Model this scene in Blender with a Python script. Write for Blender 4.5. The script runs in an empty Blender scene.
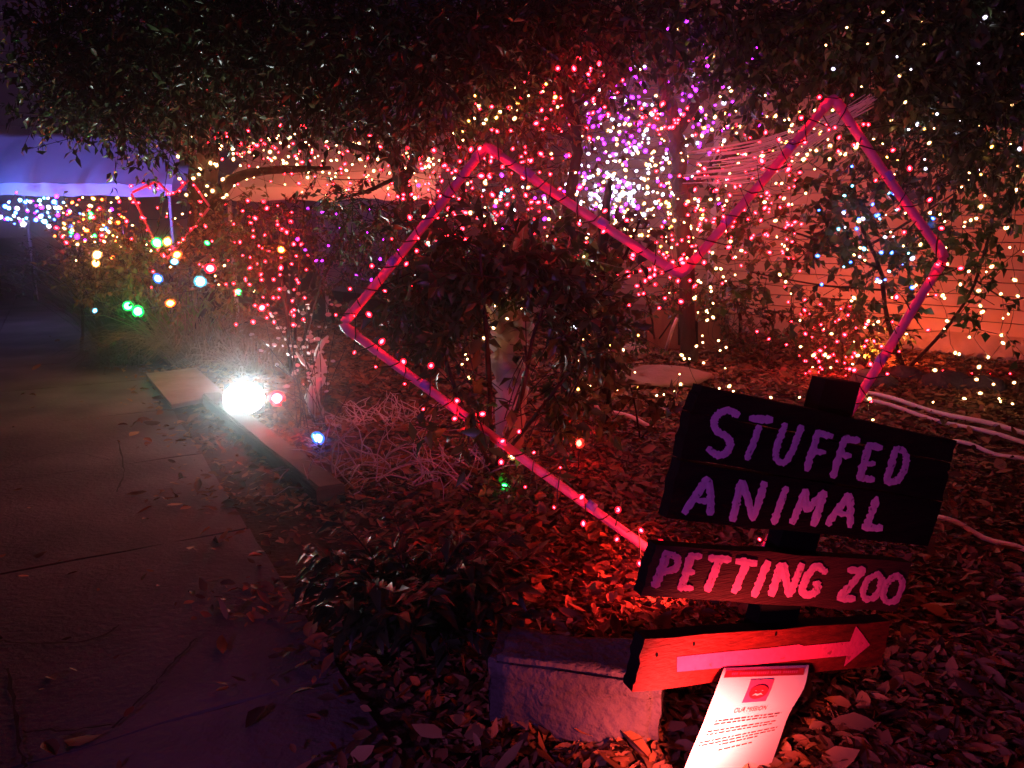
import bpy, bmesh, math, random
import numpy as np
from mathutils import Vector

rng = random.Random(7)
nr = np.random.default_rng(11)
R = math.radians
SC = bpy.context.scene
COL = SC.collection

# ------------------------------------------------------------------ camera
CAM_Z, PITCH, F = 1.45, R(11.5), 780.0
cd = bpy.data.cameras.new('camera')
cd.sensor_width = 36.0
cd.lens = F / 1024 * 36.0
cd.clip_start = 0.05
cd.clip_end = 500
cam = bpy.data.objects.new('camera', cd)
COL.objects.link(cam)
cam.location = (0, 0, CAM_Z)
cam.rotation_euler = (R(90) - PITCH, 0, 0)
SC.camera = cam

# ------------------------------------------------------------------ night sky, exposure
w = bpy.data.worlds.new('World')
SC.world = w
w.use_nodes = True
bg = w.node_tree.nodes['Background']
bg.inputs[0].default_value = (0.58, 0.22, 0.66, 1)
bg.inputs[1].default_value = 0.026
SC.view_settings.view_transform = 'Standard'
SC.view_settings.look = 'None'
SC.view_settings.exposure = 0.0
SC.view_settings.gamma = 1.0
SC.cycles.use_denoising = True
SC.cycles.use_light_tree = True
SC.cycles.sample_clamp_indirect = 4.0
SC.cycles.max_bounces = 5
SC.cycles.transparent_max_bounces = 12

# ------------------------------------------------------------------ pixel -> place
cp, sp_ = math.cos(PITCH), math.sin(PITCH)
def ray(px, py):
    u = (px - 512) / F; v = (384 - py) / F
    return Vector((u, cp + v * sp_, -sp_ + v * cp))
def P(px, py, Y):
    d = ray(px, py); t = Y / d.y
    return Vector((d.x * t, Y, CAM_Z + d.z * t))
def GY(px, Y): return Vector(((px - 512) / F * (Y * cp + CAM_Z * sp_), Y, 0.0))
def G(px, py, z=0.0):
    d = ray(px, py); t = (z - CAM_Z) / d.z
    return Vector((d.x * t, d.y * t, z))

# ------------------------------------------------------------------ mesh helpers
class MB:
    def __init__(self): self.v = []; self.f = []
    def add(self, vs, fs):
        o = len(self.v)
        self.v += [tuple(x) for x in vs]
        self.f += [tuple(i + o for i in f) for f in fs]
        return self
    def tube(self, pts, rad, k=6, cap=True):
        pts = [Vector(p) for p in pts]; n = len(pts)
        if not hasattr(rad, '__len__'): rad = [rad] * n
        vs = []; fs = []
        ref = Vector((0.31, 0.17, 0.93))
        for i, p in enumerate(pts):
            t = (pts[min(i + 1, n - 1)] - pts[max(i - 1, 0)])
            t = t.normalized() if t.length > 1e-9 else Vector((0, 0, 1))
            a = t.cross(ref)
            if a.length < 0.05: a = t.cross(Vector((1, 0, 0)))
            a.normalize(); b = t.cross(a)
            for j in range(k):
                q = 2 * math.pi * j / k
                vs.append(p + (a * math.cos(q) + b * math.sin(q)) * rad[i])
        for i in range(n - 1):
            for j in range(k):
                fs.append((i * k + j, i * k + (j + 1) % k, (i + 1) * k + (j + 1) % k, (i + 1) * k + j))
        if cap:
            fs.append(tuple(range(k))[::-1]); fs.append(tuple((n - 1) * k + j for j in range(k)))
        return self.add(vs, fs)
    def prism(self, poly, off):          # poly: list of world points, extruded by vector off
        n = len(poly); off = Vector(off)
        vs = [Vector(p) for p in poly] + [Vector(p) + off for p in poly]
        fs = [tuple(range(n)), tuple(range(2 * n - 1, n - 1, -1))]
        for i in range(n):
            j = (i + 1) % n
            fs.append((i, i + n, j + n, j))
        return self.add(vs, fs)
    def box(self, c, ax, ay, az):        # centre and three half-axis vectors
        c = Vector(c); ax = Vector(ax); ay = Vector(ay); az = Vector(az)
        vs = [c + ax * x + ay * y + az * z for z in (-1, 1) for y in (-1, 1) for x in (-1, 1)]
        return self.add(vs, [(0, 2, 3, 1), (4, 5, 7, 6), (0, 1, 5, 4), (2, 6, 7, 3), (0, 4, 6, 2), (1, 3, 7, 5)])
    def lathe(self, prof, k=8, at=(0, 0, 0)):   # prof: (radius, z)
        vs = []; fs = []; at = Vector(at)
        for r, z in prof:
            for j in range(k):
                q = 2 * math.pi * j / k
                vs.append(at + Vector((r * math.cos(q), r * math.sin(q), z)))
        for i in range(len(prof) - 1):
            for j in range(k):
                fs.append((i * k + j, i * k + (j + 1) % k, (i + 1) * k + (j + 1) % k, (i + 1) * k + j))
        fs.append(tuple(range(k))[::-1]); fs.append(tuple((len(prof) - 1) * k + j for j in range(k)))
        return self.add(vs, fs)
    def build(self, name, mat, parent=None, base=None, smooth=False, recalc=True):
        b = Vector(base) if base is not None else Vector((0, 0, 0))
        me = bpy.data.meshes.new(name)
        me.from_pydata([(x - b.x, y - b.y, z - b.z) for x, y, z in self.v], [], self.f)
        if recalc:
            bm = bmesh.new(); bm.from_mesh(me)
            bmesh.ops.recalc_face_normals(bm, faces=bm.faces); bm.to_mesh(me); bm.free()
        me.materials.append(mat)
        if smooth: me.shade_smooth()
        o = bpy.data.objects.new(name, me)
        COL.objects.link(o)
        if parent is not None: o.parent = parent
        else: o.location = b
        return o

def tag(o, label, cat, group=None):
    o['label'] = label; o['category'] = cat
    if group: o['group'] = group
    return o
def thing(name, base, label, cat, group=None):
    o = bpy.data.objects.new(name, None)
    o.empty_display_size = 0.1
    COL.objects.link(o); o.location = base
    return tag(o, label, cat, group)
def struct(o, kind='structure'):
    o['kind'] = kind; return o

def spline(pts, per=8):
    pts = [Vector(p) for p in pts]
    if len(pts) < 3:
        return [pts[0].lerp(pts[-1], i / per) for i in range(per + 1)]
    out = []
    for i in range(len(pts) - 1):
        p0 = pts[max(i - 1, 0)]; p1 = pts[i]; p2 = pts[i + 1]; p3 = pts[min(i + 2, len(pts) - 1)]
        for j in range(per):
            t = j / per
            out.append(0.5 * ((2 * p1) + (p2 - p0) * t + (2 * p0 - 5 * p1 + 4 * p2 - p3) * t * t + (3 * p1 - p0 - 3 * p2 + p3) * t ** 3))
    out.append(pts[-1])
    return out

# ------------------------------------------------------------------ materials
def mat(name, col, rough=0.6, col2=None, scale=8.0, bump=0.0, bscale=None, spec=0.3, metal=0.0, detail=6, stretch=None, island=False):
    m = bpy.data.materials.new(name); m.use_nodes = True
    nt = m.node_tree; N = nt.nodes; L = nt.links
    b = N['Principled BSDF']
    b.inputs['Roughness'].default_value = rough
    b.inputs['Specular IOR Level'].default_value = spec
    b.inputs['Metallic'].default_value = metal
    b.inputs['Base Color'].default_value = (*col, 1)
    tc = N.new('ShaderNodeTexCoord'); src = tc.outputs['Object']
    if stretch:
        mp = N.new('ShaderNodeMapping'); mp.inputs['Scale'].default_value = stretch
        L.new(src, mp.inputs[0]); src = mp.outputs[0]
    if col2 is not None:
        r = N.new('ShaderNodeValToRGB')
        if island:
            g = N.new('ShaderNodeNewGeometry'); fac = g.outputs['Random Per Island']
            r.color_ramp.elements[0].position = 0.0; r.color_ramp.elements[1].position = 1.0
        else:
            n = N.new('ShaderNodeTexNoise'); n.inputs['Scale'].default_value = scale; n.inputs['Detail'].default_value = detail
            L.new(src, n.inputs['Vector']); fac = n.outputs['Fac']
            r.color_ramp.elements[0].position = 0.32; r.color_ramp.elements[1].position = 0.68
        cols = col2 if isinstance(col2, list) else [col2]
        r.color_ramp.elements[0].color = (*col, 1); r.color_ramp.elements[-1].color = (*cols[-1], 1)
        for i, c in enumerate(cols[:-1]):
            e = r.color_ramp.elements.new((i + 1) / len(cols)); e.color = (*c, 1)
        L.new(fac, r.inputs[0]); L.new(r.outputs[0], b.inputs['Base Color'])
    if bump:
        n2 = N.new('ShaderNodeTexNoise'); n2.inputs['Scale'].default_value = bscale or scale * 3; n2.inputs['Detail'].default_value = 8
        L.new(src, n2.inputs['Vector'])
        bp = N.new('ShaderNodeBump'); bp.inputs['Strength'].default_value = bump; bp.inputs['Distance'].default_value = 0.02
        L.new(n2.outputs['Fac'], bp.inputs['Height']); L.new(bp.outputs[0], b.inputs['Normal'])
    return m
def emit(name, col, s, sampling='AUTO'):
    m = bpy.data.materials.new(name); m.use_nodes = True
    nt = m.node_tree; nt.nodes.clear()
    e = nt.nodes.new('ShaderNodeEmission'); e.inputs[0].default_value = (*col, 1); e.inputs[1].default_value = s
    o = nt.nodes.new('ShaderNodeOutputMaterial'); nt.links.new(e.outputs[0], o.inputs[0])
    m.cycles.emission_sampling = sampling
    return m
def glassy(name, col, s, fac):
    m = bpy.data.materials.new(name); m.use_nodes = True
    nt = m.node_tree; nt.nodes.clear()
    e = nt.nodes.new('ShaderNodeEmission'); e.inputs[0].default_value = (*col, 1); e.inputs[1].default_value = s
    t = nt.nodes.new('ShaderNodeBsdfTransparent'); x = nt.nodes.new('ShaderNodeMixShader'); x.inputs[0].default_value = fac
    o = nt.nodes.new('ShaderNodeOutputMaterial')
    nt.links.new(t.outputs[0], x.inputs[1]); nt.links.new(e.outputs[0], x.inputs[2]); nt.links.new(x.outputs[0], o.inputs[0])
    m.cycles.emission_sampling = 'NONE'
    return m

M = dict(
    soil=mat('soil', (0.035, 0.022, 0.015), 0.95, (0.08, 0.05, 0.03), 6, 0.8, 30),
    concrete=mat('concrete', (0.07, 0.058, 0.062), 0.9, [(0.11, 0.092, 0.097), (0.155, 0.13, 0.135)], 1.7, 0.35, 40),
    crack=mat('crack_dirt', (0.02, 0.016, 0.014), 1.0, (0.045, 0.035, 0.03), 14),
    litter=mat('dead_leaf', (0.08, 0.036, 0.016), 0.6, [(0.26, 0.12, 0.055), (0.17, 0.08, 0.036), (0.34, 0.19, 0.09), (0.12, 0.07, 0.04), (0.05, 0.025, 0.015)], island=True, spec=0.15),
    bark=mat('bark', (0.016, 0.012, 0.010), 0.95, (0.045, 0.032, 0.026), 14, 0.9, 40, stretch=(1, 1, 0.25)),
    palebark=mat('pale_bark', (0.36, 0.36, 0.35), 0.75, (0.27, 0.265, 0.25), 9, 0.4, 30, stretch=(1, 1, 0.5)),
    leaf=mat('dark_leaf', (0.018, 0.035, 0.012), 0.32, [(0.045, 0.07, 0.022), (0.03, 0.05, 0.02), (0.075, 0.09, 0.03)], island=True, spec=0.5),
    blackleaf=mat('black_green_leaf', (0.010, 0.016, 0.008), 0.4, [(0.02, 0.03, 0.014), (0.014, 0.02, 0.01)], island=True, spec=0.35),
    leafb=mat('broad_leaf', (0.018, 0.055, 0.014), 0.40, [(0.045, 0.11, 0.022), (0.03, 0.075, 0.018), (0.085, 0.13, 0.025)], island=True, spec=0.4),
    leafy=mat('yellowing_leaf', (0.07, 0.10, 0.03), 0.45, [(0.12, 0.12, 0.04), (0.16, 0.13, 0.04)], island=True, spec=0.4),
    drygrass=mat('dry_grass', (0.20, 0.13, 0.07), 0.7, [(0.28, 0.19, 0.10), (0.14, 0.10, 0.05)], island=True),
    darkgrass=mat('dark_frond', (0.03, 0.035, 0.02), 0.6, [(0.07, 0.06, 0.03), (0.05, 0.05, 0.025)], island=True),
    greenleaf=mat('fresh_leaf', (0.08, 0.18, 0.03), 0.45, [(0.14, 0.26, 0.05), (0.10, 0.20, 0.04)], island=True),
    silver=mat('papery_seed_pod', (0.62, 0.60, 0.56), 0.5, [(0.75, 0.73, 0.68), (0.5, 0.45, 0.4)], island=True),
    greytwig=mat('grey_twig', (0.34, 0.29, 0.31), 0.7, (0.5, 0.45, 0.46), 12, 0.3),
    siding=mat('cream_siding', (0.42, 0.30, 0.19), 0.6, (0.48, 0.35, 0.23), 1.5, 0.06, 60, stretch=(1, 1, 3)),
    trim=mat('white_trim', (0.66, 0.62, 0.58), 0.5, (0.58, 0.54, 0.5), 5),
    roof=mat('dark_shingle', (0.03, 0.028, 0.028), 0.9, (0.06, 0.055, 0.05), 12),
    tarp=mat('white_canopy_cloth', (0.70, 0.70, 0.74), 0.75, (0.62, 0.62, 0.68), 1.5, 0.5, 2.4),
    steel=mat('painted_steel', (0.55, 0.55, 0.56), 0.4, (0.45, 0.45, 0.46), 9),
    board=mat('shade_black_board', (0.005, 0.004, 0.004), 0.7, (0.012, 0.008, 0.008), 5, 0.35, 30, stretch=(1, 1, 9), spec=0.08),  # dark brown sign wood; lamp falloff is put into this near black
    maroon=mat('dim_red_lit_board', (0.075, 0.016, 0.016), 0.6, (0.045, 0.010, 0.010), 5, 0.35, 30, stretch=(1, 1, 9), spec=0.3),  # same sign wood with dim red lamp light in its colour
    redboard=mat('red_lit_board', (0.17, 0.010, 0.008), 0.6, (0.085, 0.006, 0.005), 9, 0.4, 34, stretch=(1, 1, 5), spec=0.25),  # same sign wood with the close red lamp's light in its colour
    edge=mat('black_board_edge', (0.004, 0.0035, 0.004), 1.0, (0.008, 0.007, 0.007), 9, spec=0.03),
    paint=mat('violet_lit_paint', (0.30, 0.12, 0.28), 0.8, [(0.66, 0.27, 0.60), (0.74, 0.30, 0.66), (0.58, 0.26, 0.68)], 55, 0.12, 60, spec=0.1),  # pale pink sign paint with violet light put into the colour
    paintpk=mat('red_lit_paint', (0.40, 0.12, 0.18), 0.8, [(0.76, 0.17, 0.36), (0.80, 0.20, 0.40), (0.70, 0.15, 0.36)], 55, 0.12, 60, spec=0.1),  # same sign paint with red lamp light put into the colour
    paper=mat('white_paper', (0.80, 0.79, 0.76), 0.35, (0.76, 0.75, 0.72), 3),
    arrowpaint=mat('strong_red_lit_paint', (0.40, 0.04, 0.08), 0.8, [(0.74, 0.05, 0.16), (0.78, 0.06, 0.18), (0.70, 0.045, 0.15)], 40, 0.1, 60, spec=0.1),  # same sign paint, coloured as the strongest red lamp light leaves it
    ink=mat('black_ink', (0.03, 0.02, 0.02), 0.6, (0.05, 0.03, 0.03), 50),
    redink=mat('red_ink', (0.45, 0.03, 0.05), 0.5, (0.40, 0.02, 0.04), 30),
    pinkink=mat('pink_ink', (0.62, 0.08, 0.22), 0.5, (0.55, 0.07, 0.2), 30),
    stone=mat('rough_stone', (0.045, 0.040, 0.043), 0.9, (0.12, 0.105, 0.108), 4, 1.0, 34, spec=0.1),
    timber=mat('weathered_timber', (0.05, 0.036, 0.028), 0.85, (0.10, 0.075, 0.06), 6, 0.7, 30, stretch=(0.3, 0.3, 3)),
    plank=mat('grey_brown_plank', (0.16, 0.12, 0.10), 0.8, (0.24, 0.19, 0.16), 6, 0.4, 30),
    pvc=mat('pink_pvc_pipe', (0.62, 0.20, 0.36), 0.4, (0.48, 0.15, 0.30), 14),
    bluetape=mat('blue_violet_tape', (0.20, 0.18, 0.60), 0.4, (0.16, 0.14, 0.5), 8),
    whitepvc=mat('white_pipe', (0.72, 0.68, 0.66), 0.4, (0.60, 0.56, 0.54), 5),
    wire=mat('dark_green_wire', (0.012, 0.02, 0.012), 0.5, (0.02, 0.03, 0.02), 20),
    socket=mat('bulb_socket', (0.01, 0.02, 0.01), 0.5, (0.02, 0.03, 0.015), 20),
    streamer=mat('white_gauze', (0.66, 0.60, 0.56), 0.6, (0.74, 0.70, 0.66), 6),
    black=mat('black_metal', (0.015, 0.015, 0.016), 0.45, (0.03, 0.03, 0.03), 12),
    rust=mat('brown_wood', (0.20, 0.085, 0.045), 0.7, (0.27, 0.12, 0.06), 5, 0.4, 30, stretch=(4, 4, 0.6)),
    terra=mat('tan_stone', (0.26, 0.2, 0.15), 0.85, (0.36, 0.28, 0.22), 6, 0.5, 22),
)

# ------------------------------------------------------------------ the bulbs (one mesh per colour and kind)
HUES = dict(
    red=((1.0, 0.007, 0.012), 240, (1.0, 0.008, 0.03), 2.8),
    warm=((1.0, 0.52, 0.2), 70, (1.0, 0.45, 0.14), 1.2),
    white=((0.86, 0.8, 1.0), 70, (0.78, 0.7, 1.0), 1.4),
    purple=((0.6, 0.006, 1.0), 80, (0.5, 0.05, 1.0), 2.2),
    blue=((0.03, 0.1, 1.0), 90, (0.04, 0.18, 1.0), 2.0),
    cyan=((0.25, 0.8, 1.0), 50, (0.12, 0.6, 0.9), 1.4),
    green=((0.02, 1.0, 0.12), 90, (0.01, 0.9, 0.12), 1.7),
    orange=((1.0, 0.08, 0.006), 260, (1.0, 0.13, 0.015), 2.2),
    gold=((1.0, 0.42, 0.07), 70, (1.0, 0.38, 0.05), 1.3),
)
BULB = {}
def bulb_mesh(hue, big=False):
    if (hue, big) in BULB: return BULB[(hue, big)]
    c, s, c2, s2 = HUES[hue]
    mb = MB()
    q = 1.45 if big else 1.12
    mb.lathe([(0.18 * q, -0.6), (0.46 * q, -0.1), (0.40 * q, 0.45), (0.10 * q, 0.85)], 8 if big else 5)
    if big: s, s2 = s * 1.6, s2 * 1.3
    nc = len(mb.f)
    mb.lathe([(0.45, -0.95), (0.9, -0.45), (1.0, 0.15), (0.75, 0.85), (0.25, 1.3)], 9)
    ns = len(mb.f)
    mb.lathe([(0.3, -1.6), (0.34, -0.97)], 6)
    me = bpy.data.meshes.new('bulb'); me.from_pydata(mb.v, [], mb.f)
    me.materials.append(emit('bulb_filament_' + hue, c, s)); me.materials.append(glassy('bulb_glass_' + hue, c2, s2, 0.5)); me.materials.append(M['socket'])
    me.polygons.foreach_set('material_index', [0] * nc + [1] * (ns - nc) + [2] * (len(mb.f) - ns))
    me.shade_smooth()
    BULB[(hue, big)] = me
    return me

def add_bulb(root, p, hue, r, base):
    o = bpy.data.objects.new('bulb', bulb_mesh(hue, r > 0.03))
    COL.objects.link(o); o.parent = root; o.location = Vector(p) - Vector(base)
    o.scale = (r, r, r)
    o.rotation_euler = (rng.uniform(0.3, 2.4), rng.uniform(-0.6, 0.6), rng.uniform(0, 6.28))
    return o

BR = 1.25
SGROUP = 'strings of fairy lights'
def light_string(pts, label, hues, r=0.011, jit=0.02, name='light_string', group=SGROUP, cat='string lights', wire=0.0022):
    """pts: the place of every bulb in order along its wire"""
    pts = [Vector(p) for p in pts]
    base = pts[0].copy(); base.z = min(p.z for p in pts)
    root = thing(name, base, label, cat, group)
    path = []
    for i, p in enumerate(pts):
        path.append(p + Vector((0, 0.0, 0.0)))
        if i < len(pts) - 1:
            q = p.lerp(pts[i + 1], 0.5); L = (pts[i + 1] - p).length
            path.append(q + Vector((rng.uniform(-.1, .1), rng.uniform(-.1, .1), rng.uniform(-.25, .02))) * min(L, 0.3) * 0.6)
    m = MB(); m.tube(path, wire, 4, False); m.build('wire', M['wire'], root, base)
    for i, p in enumerate(pts):
        q = p + Vector((rng.gauss(0, 1), rng.gauss(0, 1), rng.gauss(0, 1))) * jit
        h = hues[i % len(hues)] if isinstance(hues, (list, tuple)) else hues
        add_bulb(root, q, h, r * BR * rng.choice((0.6, 0.75, 0.9, 1.0, 1.15)) * rng.uniform(0.9, 1.1), base)
    return root
def along(ctrl, n, jpx=4, jy=0.06):
    """n bulb places along a line given by (px, py, distance) points"""
    c = [Vector(x) for x in ctrl]
    s = spline(c, 10) if len(c) > 2 else [c[0].lerp(c[1], i / 20) for i in range(21)]
    d = [0.0]
    for a, b in zip(s, s[1:]): d.append(d[-1] + (b.xy - a.xy).length)
    out = []; k = 0
    for i in range(n):
        t = d[-1] * i / max(1, n - 1)
        while k < len(d) - 2 and d[k + 1] < t: k += 1
        q = s[k].lerp(s[k + 1], (t - d[k]) / max(1e-6, d[k + 1] - d[k]))
        p = P(q.x + rng.gauss(0, jpx), q.y + rng.gauss(0, jpx), q.z + rng.gauss(0, jy))
        p.z = max(p.z, 0.03)
        out.append(p)
    return out
def patch(x0, y0, x1, y1, Y, n, rows=5, vert=False, jy=0.25, jpx=7, mask=None):
    """bulbs of one string wound back and forth through a patch of foliage"""
    out = []; per = math.ceil(n / rows)
    for rI in range(rows):
        a = list(range(per))
        if rI % 2: a.reverse()
        for k in a:
            u = (k + rng.uniform(0.1, .9)) / per; v = (rI + rng.uniform(0.05, .95)) / rows
            px, py = (x0 + v * (x1 - x0), y0 + u * (y1 - y0)) if vert else (x0 + u * (x1 - x0), y0 + v * (y1 - y0))
            px += rng.gauss(0, jpx); py += rng.gauss(0, jpx)
            if mask and not mask(px, py): continue
            p = P(px, py, Y + rng.gauss(0, jy)); p.z = max(p.z, 0.04)
            out.append(p)
    return out[:n]

# ------------------------------------------------------------------ foliage
def leaf_arrays(pos, dr, nm, ln, wd, curl=0.15):
    """folded leaves: base, left, right, middle, tip"""
    n = len(pos)
    sd = np.cross(dr, nm)
    sd /= (np.linalg.norm(sd, axis=1, keepdims=True) + 1e-9)
    ln = ln[:, None]; wd = wd[:, None]; cu = (curl * nr.uniform(0.2, 1.6, n))[:, None]
    mid = pos + dr * ln * 0.45
    base = pos
    lft = mid + sd * wd * 0.5 + nm * wd * 0.22
    rgt = mid - sd * wd * 0.5 + nm * wd * 0.22
    tip = pos + dr * ln * (1 - cu * 0.4) - nm * ln * cu
    V = np.stack([base, lft, rgt, mid, tip], axis=1).reshape(-1, 3)
    o = np.arange(n)[:, None] * 5
    Fa = np.array([[0, 1, 3], [0, 3, 2], [1, 4, 3], [3, 4, 2]]).reshape(-1)
    Fi = (o + Fa[None, :]).reshape(-1)
    return V, Fi
def broad_leaf_arrays(pos, dr, nm, ln, wd):
    """fallen leaves with a rounded outline, cupped and curled along the length"""
    n = len(pos); sd = np.cross(dr, nm); sd /= (np.linalg.norm(sd, axis=1, keepdims=True) + 1e-9)
    ln = ln[:, None]; wd = wd[:, None]
    curl = nr.normal(0.0, 0.16, (n, 1)); cup = nr.normal(0.12, 0.16, (n, 1)); bend = nr.normal(0, 0.12, (n, 1))
    rows = [pos]
    for t, w_ in ((0.22, 0.36), (0.52, 0.5), (0.80, 0.30)):
        mid = pos + dr * ln * t + nm * ln * curl * (t * t) * 1.3 + sd * ln * bend * t * t
        jl = nr.uniform(0.75, 1.2, (n, 1)); jr = nr.uniform(0.75, 1.2, (n, 1))
        rows += [mid + sd * wd * w_ * jl + nm * wd * cup * w_ * 2, mid, mid - sd * wd * w_ * jr + nm * wd * cup * w_ * 2]
    rows.append(pos + dr * ln + nm * ln * curl * 1.3 + sd * ln * bend)
    V = np.stack(rows, axis=1).reshape(-1, 3)
    F_ = [[0, 1, 2], [0, 2, 3]]
    for b in (1, 4): F_ += [[b, b + 3, b + 4], [b, b + 4, b + 1], [b + 1, b + 4, b + 5], [b + 1, b + 5, b + 2]]
    F_ += [[7, 10, 8], [8, 10, 9]]
    Fi = (np.arange(n)[:, None] * 11 + np.array(F_).reshape(-1)[None, :]).reshape(-1)
    return V, Fi
def tri_mesh(name, V, Fi, m, parent=None, base=(0, 0, 0)):
    b = np.array(base, dtype=float)
    me = bpy.data.meshes.new(name)
    nf = len(Fi) // 3
    me.vertices.add(len(V)); me.vertices.foreach_set('co', (V - b).astype(np.float32).reshape(-1))
    me.loops.add(len(Fi)); me.loops.foreach_set('vertex_index', Fi.astype(np.int32))
    me.polygons.add(nf); me.polygons.foreach_set('loop_start', np.arange(0, nf * 3, 3, dtype=np.int32))
    me.update(calc_edges=True); me.materials.append(m)
    me.shade_smooth()
    o = bpy.data.objects.new(name, me); COL.objects.link(o)
    if parent is not None: o.parent = parent
    else: o.location = base
    return o
def unit(a): return a / (np.linalg.norm(a, axis=1, keepdims=True) + 1e-9)

def clump_leaves(clumps, per_twig=9, twig=0.3, size=0.055, ratio=0.42, droop=0.35, wood=None):
    """clumps: (centre, (rx, ry, rz), leaves). Twigs through the volume carry the leaves."""
    PP, DD, NN, LL = [], [], [], []
    for c, rad, n in clumps:
        nt_ = max(1, n // per_twig)
        q = unit(nr.normal(size=(nt_, 3))) * (nr.uniform(0, 1, (nt_, 1)) ** 0.45) * np.array(rad)
        st = q + np.array(c)
        d = unit(unit(q + 1e-6) * 0.7 + nr.normal(size=(nt_, 3)) * 0.8 + np.array([0, 0, -droop]))
        L = twig * nr.uniform(0.5, 1.4, nt_)
        if wood is not None:
            for i in range(0, nt_, 2):
                a = Vector(st[i]); b = a + Vector(d[i]) * L[i]
                a2 = a - Vector(d[i]) * L[i] * 0.4
                wood.tube([a2, a.lerp(b, 0.4) + Vector((0, 0, 0.01)), b], [0.004, 0.003, 0.0015], 3, False)
        t = nr.uniform(0.05, 1, (nt_, per_twig))
        p = st[:, None, :] + d[:, None, :] * (t * L[:, None])[:, :, None]
        dd = d[:, None, :] * 0.6 + nr.normal(size=(nt_, per_twig, 3)) * 0.6 + np.array([0, 0, -droop])
        nn = nr.normal(size=(nt_, per_twig, 3)) * 0.6 + np.array([0, -0.15, 0.8])
        PP.append(p.reshape(-1, 3)); DD.append(dd.reshape(-1, 3)); NN.append(nn.reshape(-1, 3))
        LL.append(nr.uniform(0.45, 1.4, nt_ * per_twig) * size)
    p = np.concatenate(PP); d = unit(np.concatenate(DD)); n_ = np.concatenate(NN); l = np.concatenate(LL)
    n_ = unit(n_ - d * np.sum(n_ * d, axis=1, keepdims=True))
    ok = p[:, 2] > 0.02
    p, d, n_, l = p[ok], d[ok], n_[ok], l[ok]
    return leaf_arrays(p, d, n_, l, l * ratio * nr.uniform(0.8, 1.2, len(l)))
def C(px, py, Y, rpx, rpy, n, ry=None):
    s = Y / F
    rx, rz = rpx * s, rpy * s
    return (P(px, py, Y), (rx, ry if ry else (rx + rz) / 2, rz), n)

def plant(name, label, cat, base, trunks, clumps, leafmat, size=0.055, ratio=0.42, twig=0.3, barkmat=None, group=None, crown='crown', per_twig=9, droop=0.35, sides=8, trunk='trunk', gap=None):
    """trunks: lists of (point, radius) control points; the first is the main trunk and the rest are limbs"""
    root = thing(name, base, label, cat, group)
    wood = MB()
    for t in trunks:
        pts = [Vector(p) for p, r in t]; rd = [r for p, r in t]
        s = spline(pts, 7); m = len(s) - 1
        rr = []
        for i in range(len(s)):
            f = i / m * (len(rd) - 1); k = min(int(f), len(rd) - 2)
            rr.append((rd[k] + (rd[k + 1] - rd[k]) * (f - k)) * rng.uniform(0.9, 1.1))
        s = [p + Vector((rng.gauss(0, 1), rng.gauss(0, 1), 0)) * rr[i] * 0.18 for i, p in enumerate(s)]
        wood.tube(s, rr, sides)
    V, Fi = clump_leaves(clumps, per_twig, twig, size, ratio, droop, wood)
    if gap:                                   # an opening in the bush
        x0, x1, z0, z1, keep = gap; k = V.reshape(-1, 5, 3); t = k[:, 3]
        inside = (t[:, 0] > x0) & (t[:, 0] < x1) & (t[:, 2] > z0) & (t[:, 2] < z1) & (nr.uniform(0, 1, len(t)) > keep)
        V = k[~inside].reshape(-1, 3); Fi = Fi[:len(V) // 5 * 12]
    if wood.v: wood.build(trunk, barkmat or M['bark'], root, base, True, False)
    tri_mesh(crown, V, Fi, leafmat, root, base)
    return root

# ================================================================== THE SETTING
m = MB(); m.add([(-60, -8, 0), (60, -8, 0), (60, 120, 0), (-60, 120, 0)], [(0, 1, 2, 3)])
struct(m.build('ground', M['soil']))

# sidewalk: concrete slabs running away to the left
PD = Vector((-0.50, 0.866, 0)).normalized(); PC = Vector((-PD.y, PD.x, 0))     # along, and across to the left
E0 = G(385, 742)
def path_pt(a, c, z=0.0): return E0 + PD * a + PC * c + Vector((0, 0, z))
a1 = (G(80, 562) - E0).dot(PD); a2 = (G(220, 712) - E0).dot(PD)
step = abs(a1 - a2)
sw = MB()
for i in range(-3, 26):
    for c0, c1 in ((0.0, 1.45), (1.462, 2.9)):
        A = a2 + i * step + 0.006; B = A + step - 0.012
        ts = [rng.uniform(-0.006, 0.006) for _ in range(4)]
        g = 8; vs = []; fs = []; ts = [t_ * 0.6 for t_ in ts]
        for iy in range(g + 1):
            for ix in range(g + 1):
                u, v = ix / g, iy / g
                jx = rng.uniform(-.006, .006) if 0 < iy < g else rng.uniform(-.008, .008)
                z = 0.014 + (ts[0] * (1 - u) + ts[1] * u) * (1 - v) + (ts[2] * (1 - u) + ts[3] * u) * v
                vs.append(path_pt(A + (B - A) * v + (jx if iy in (0, g) else 0), c0 + (c1 - c0) * u + (jx if ix in (0, g) else 0), z))
        for iy in range(g):
            for ix in range(g): fs.append((iy * (g + 1) + ix, iy * (g + 1) + ix + 1, (iy + 1) * (g + 1) + ix + 1, (iy + 1) * (g + 1) + ix))
        edge = [i_ for i_ in range(g + 1)] + [iy * (g + 1) + g for iy in range(1, g + 1)] + [g * (g + 1) + ix for ix in range(g - 1, -1, -1)] + [iy * (g + 1) for iy in range(g - 1, 0, -1)]
        n0 = len(vs); vs += [(vs[e].x, vs[e].y, 0.003) for e in edge]
        for k in range(len(edge)):
            k2 = (k + 1) % len(edge); fs.append((edge[k], edge[k2], n0 + k2, n0 + k))
        sw.add(vs, fs)
SW = struct(sw.build('sidewalk', M['concrete']))
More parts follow.
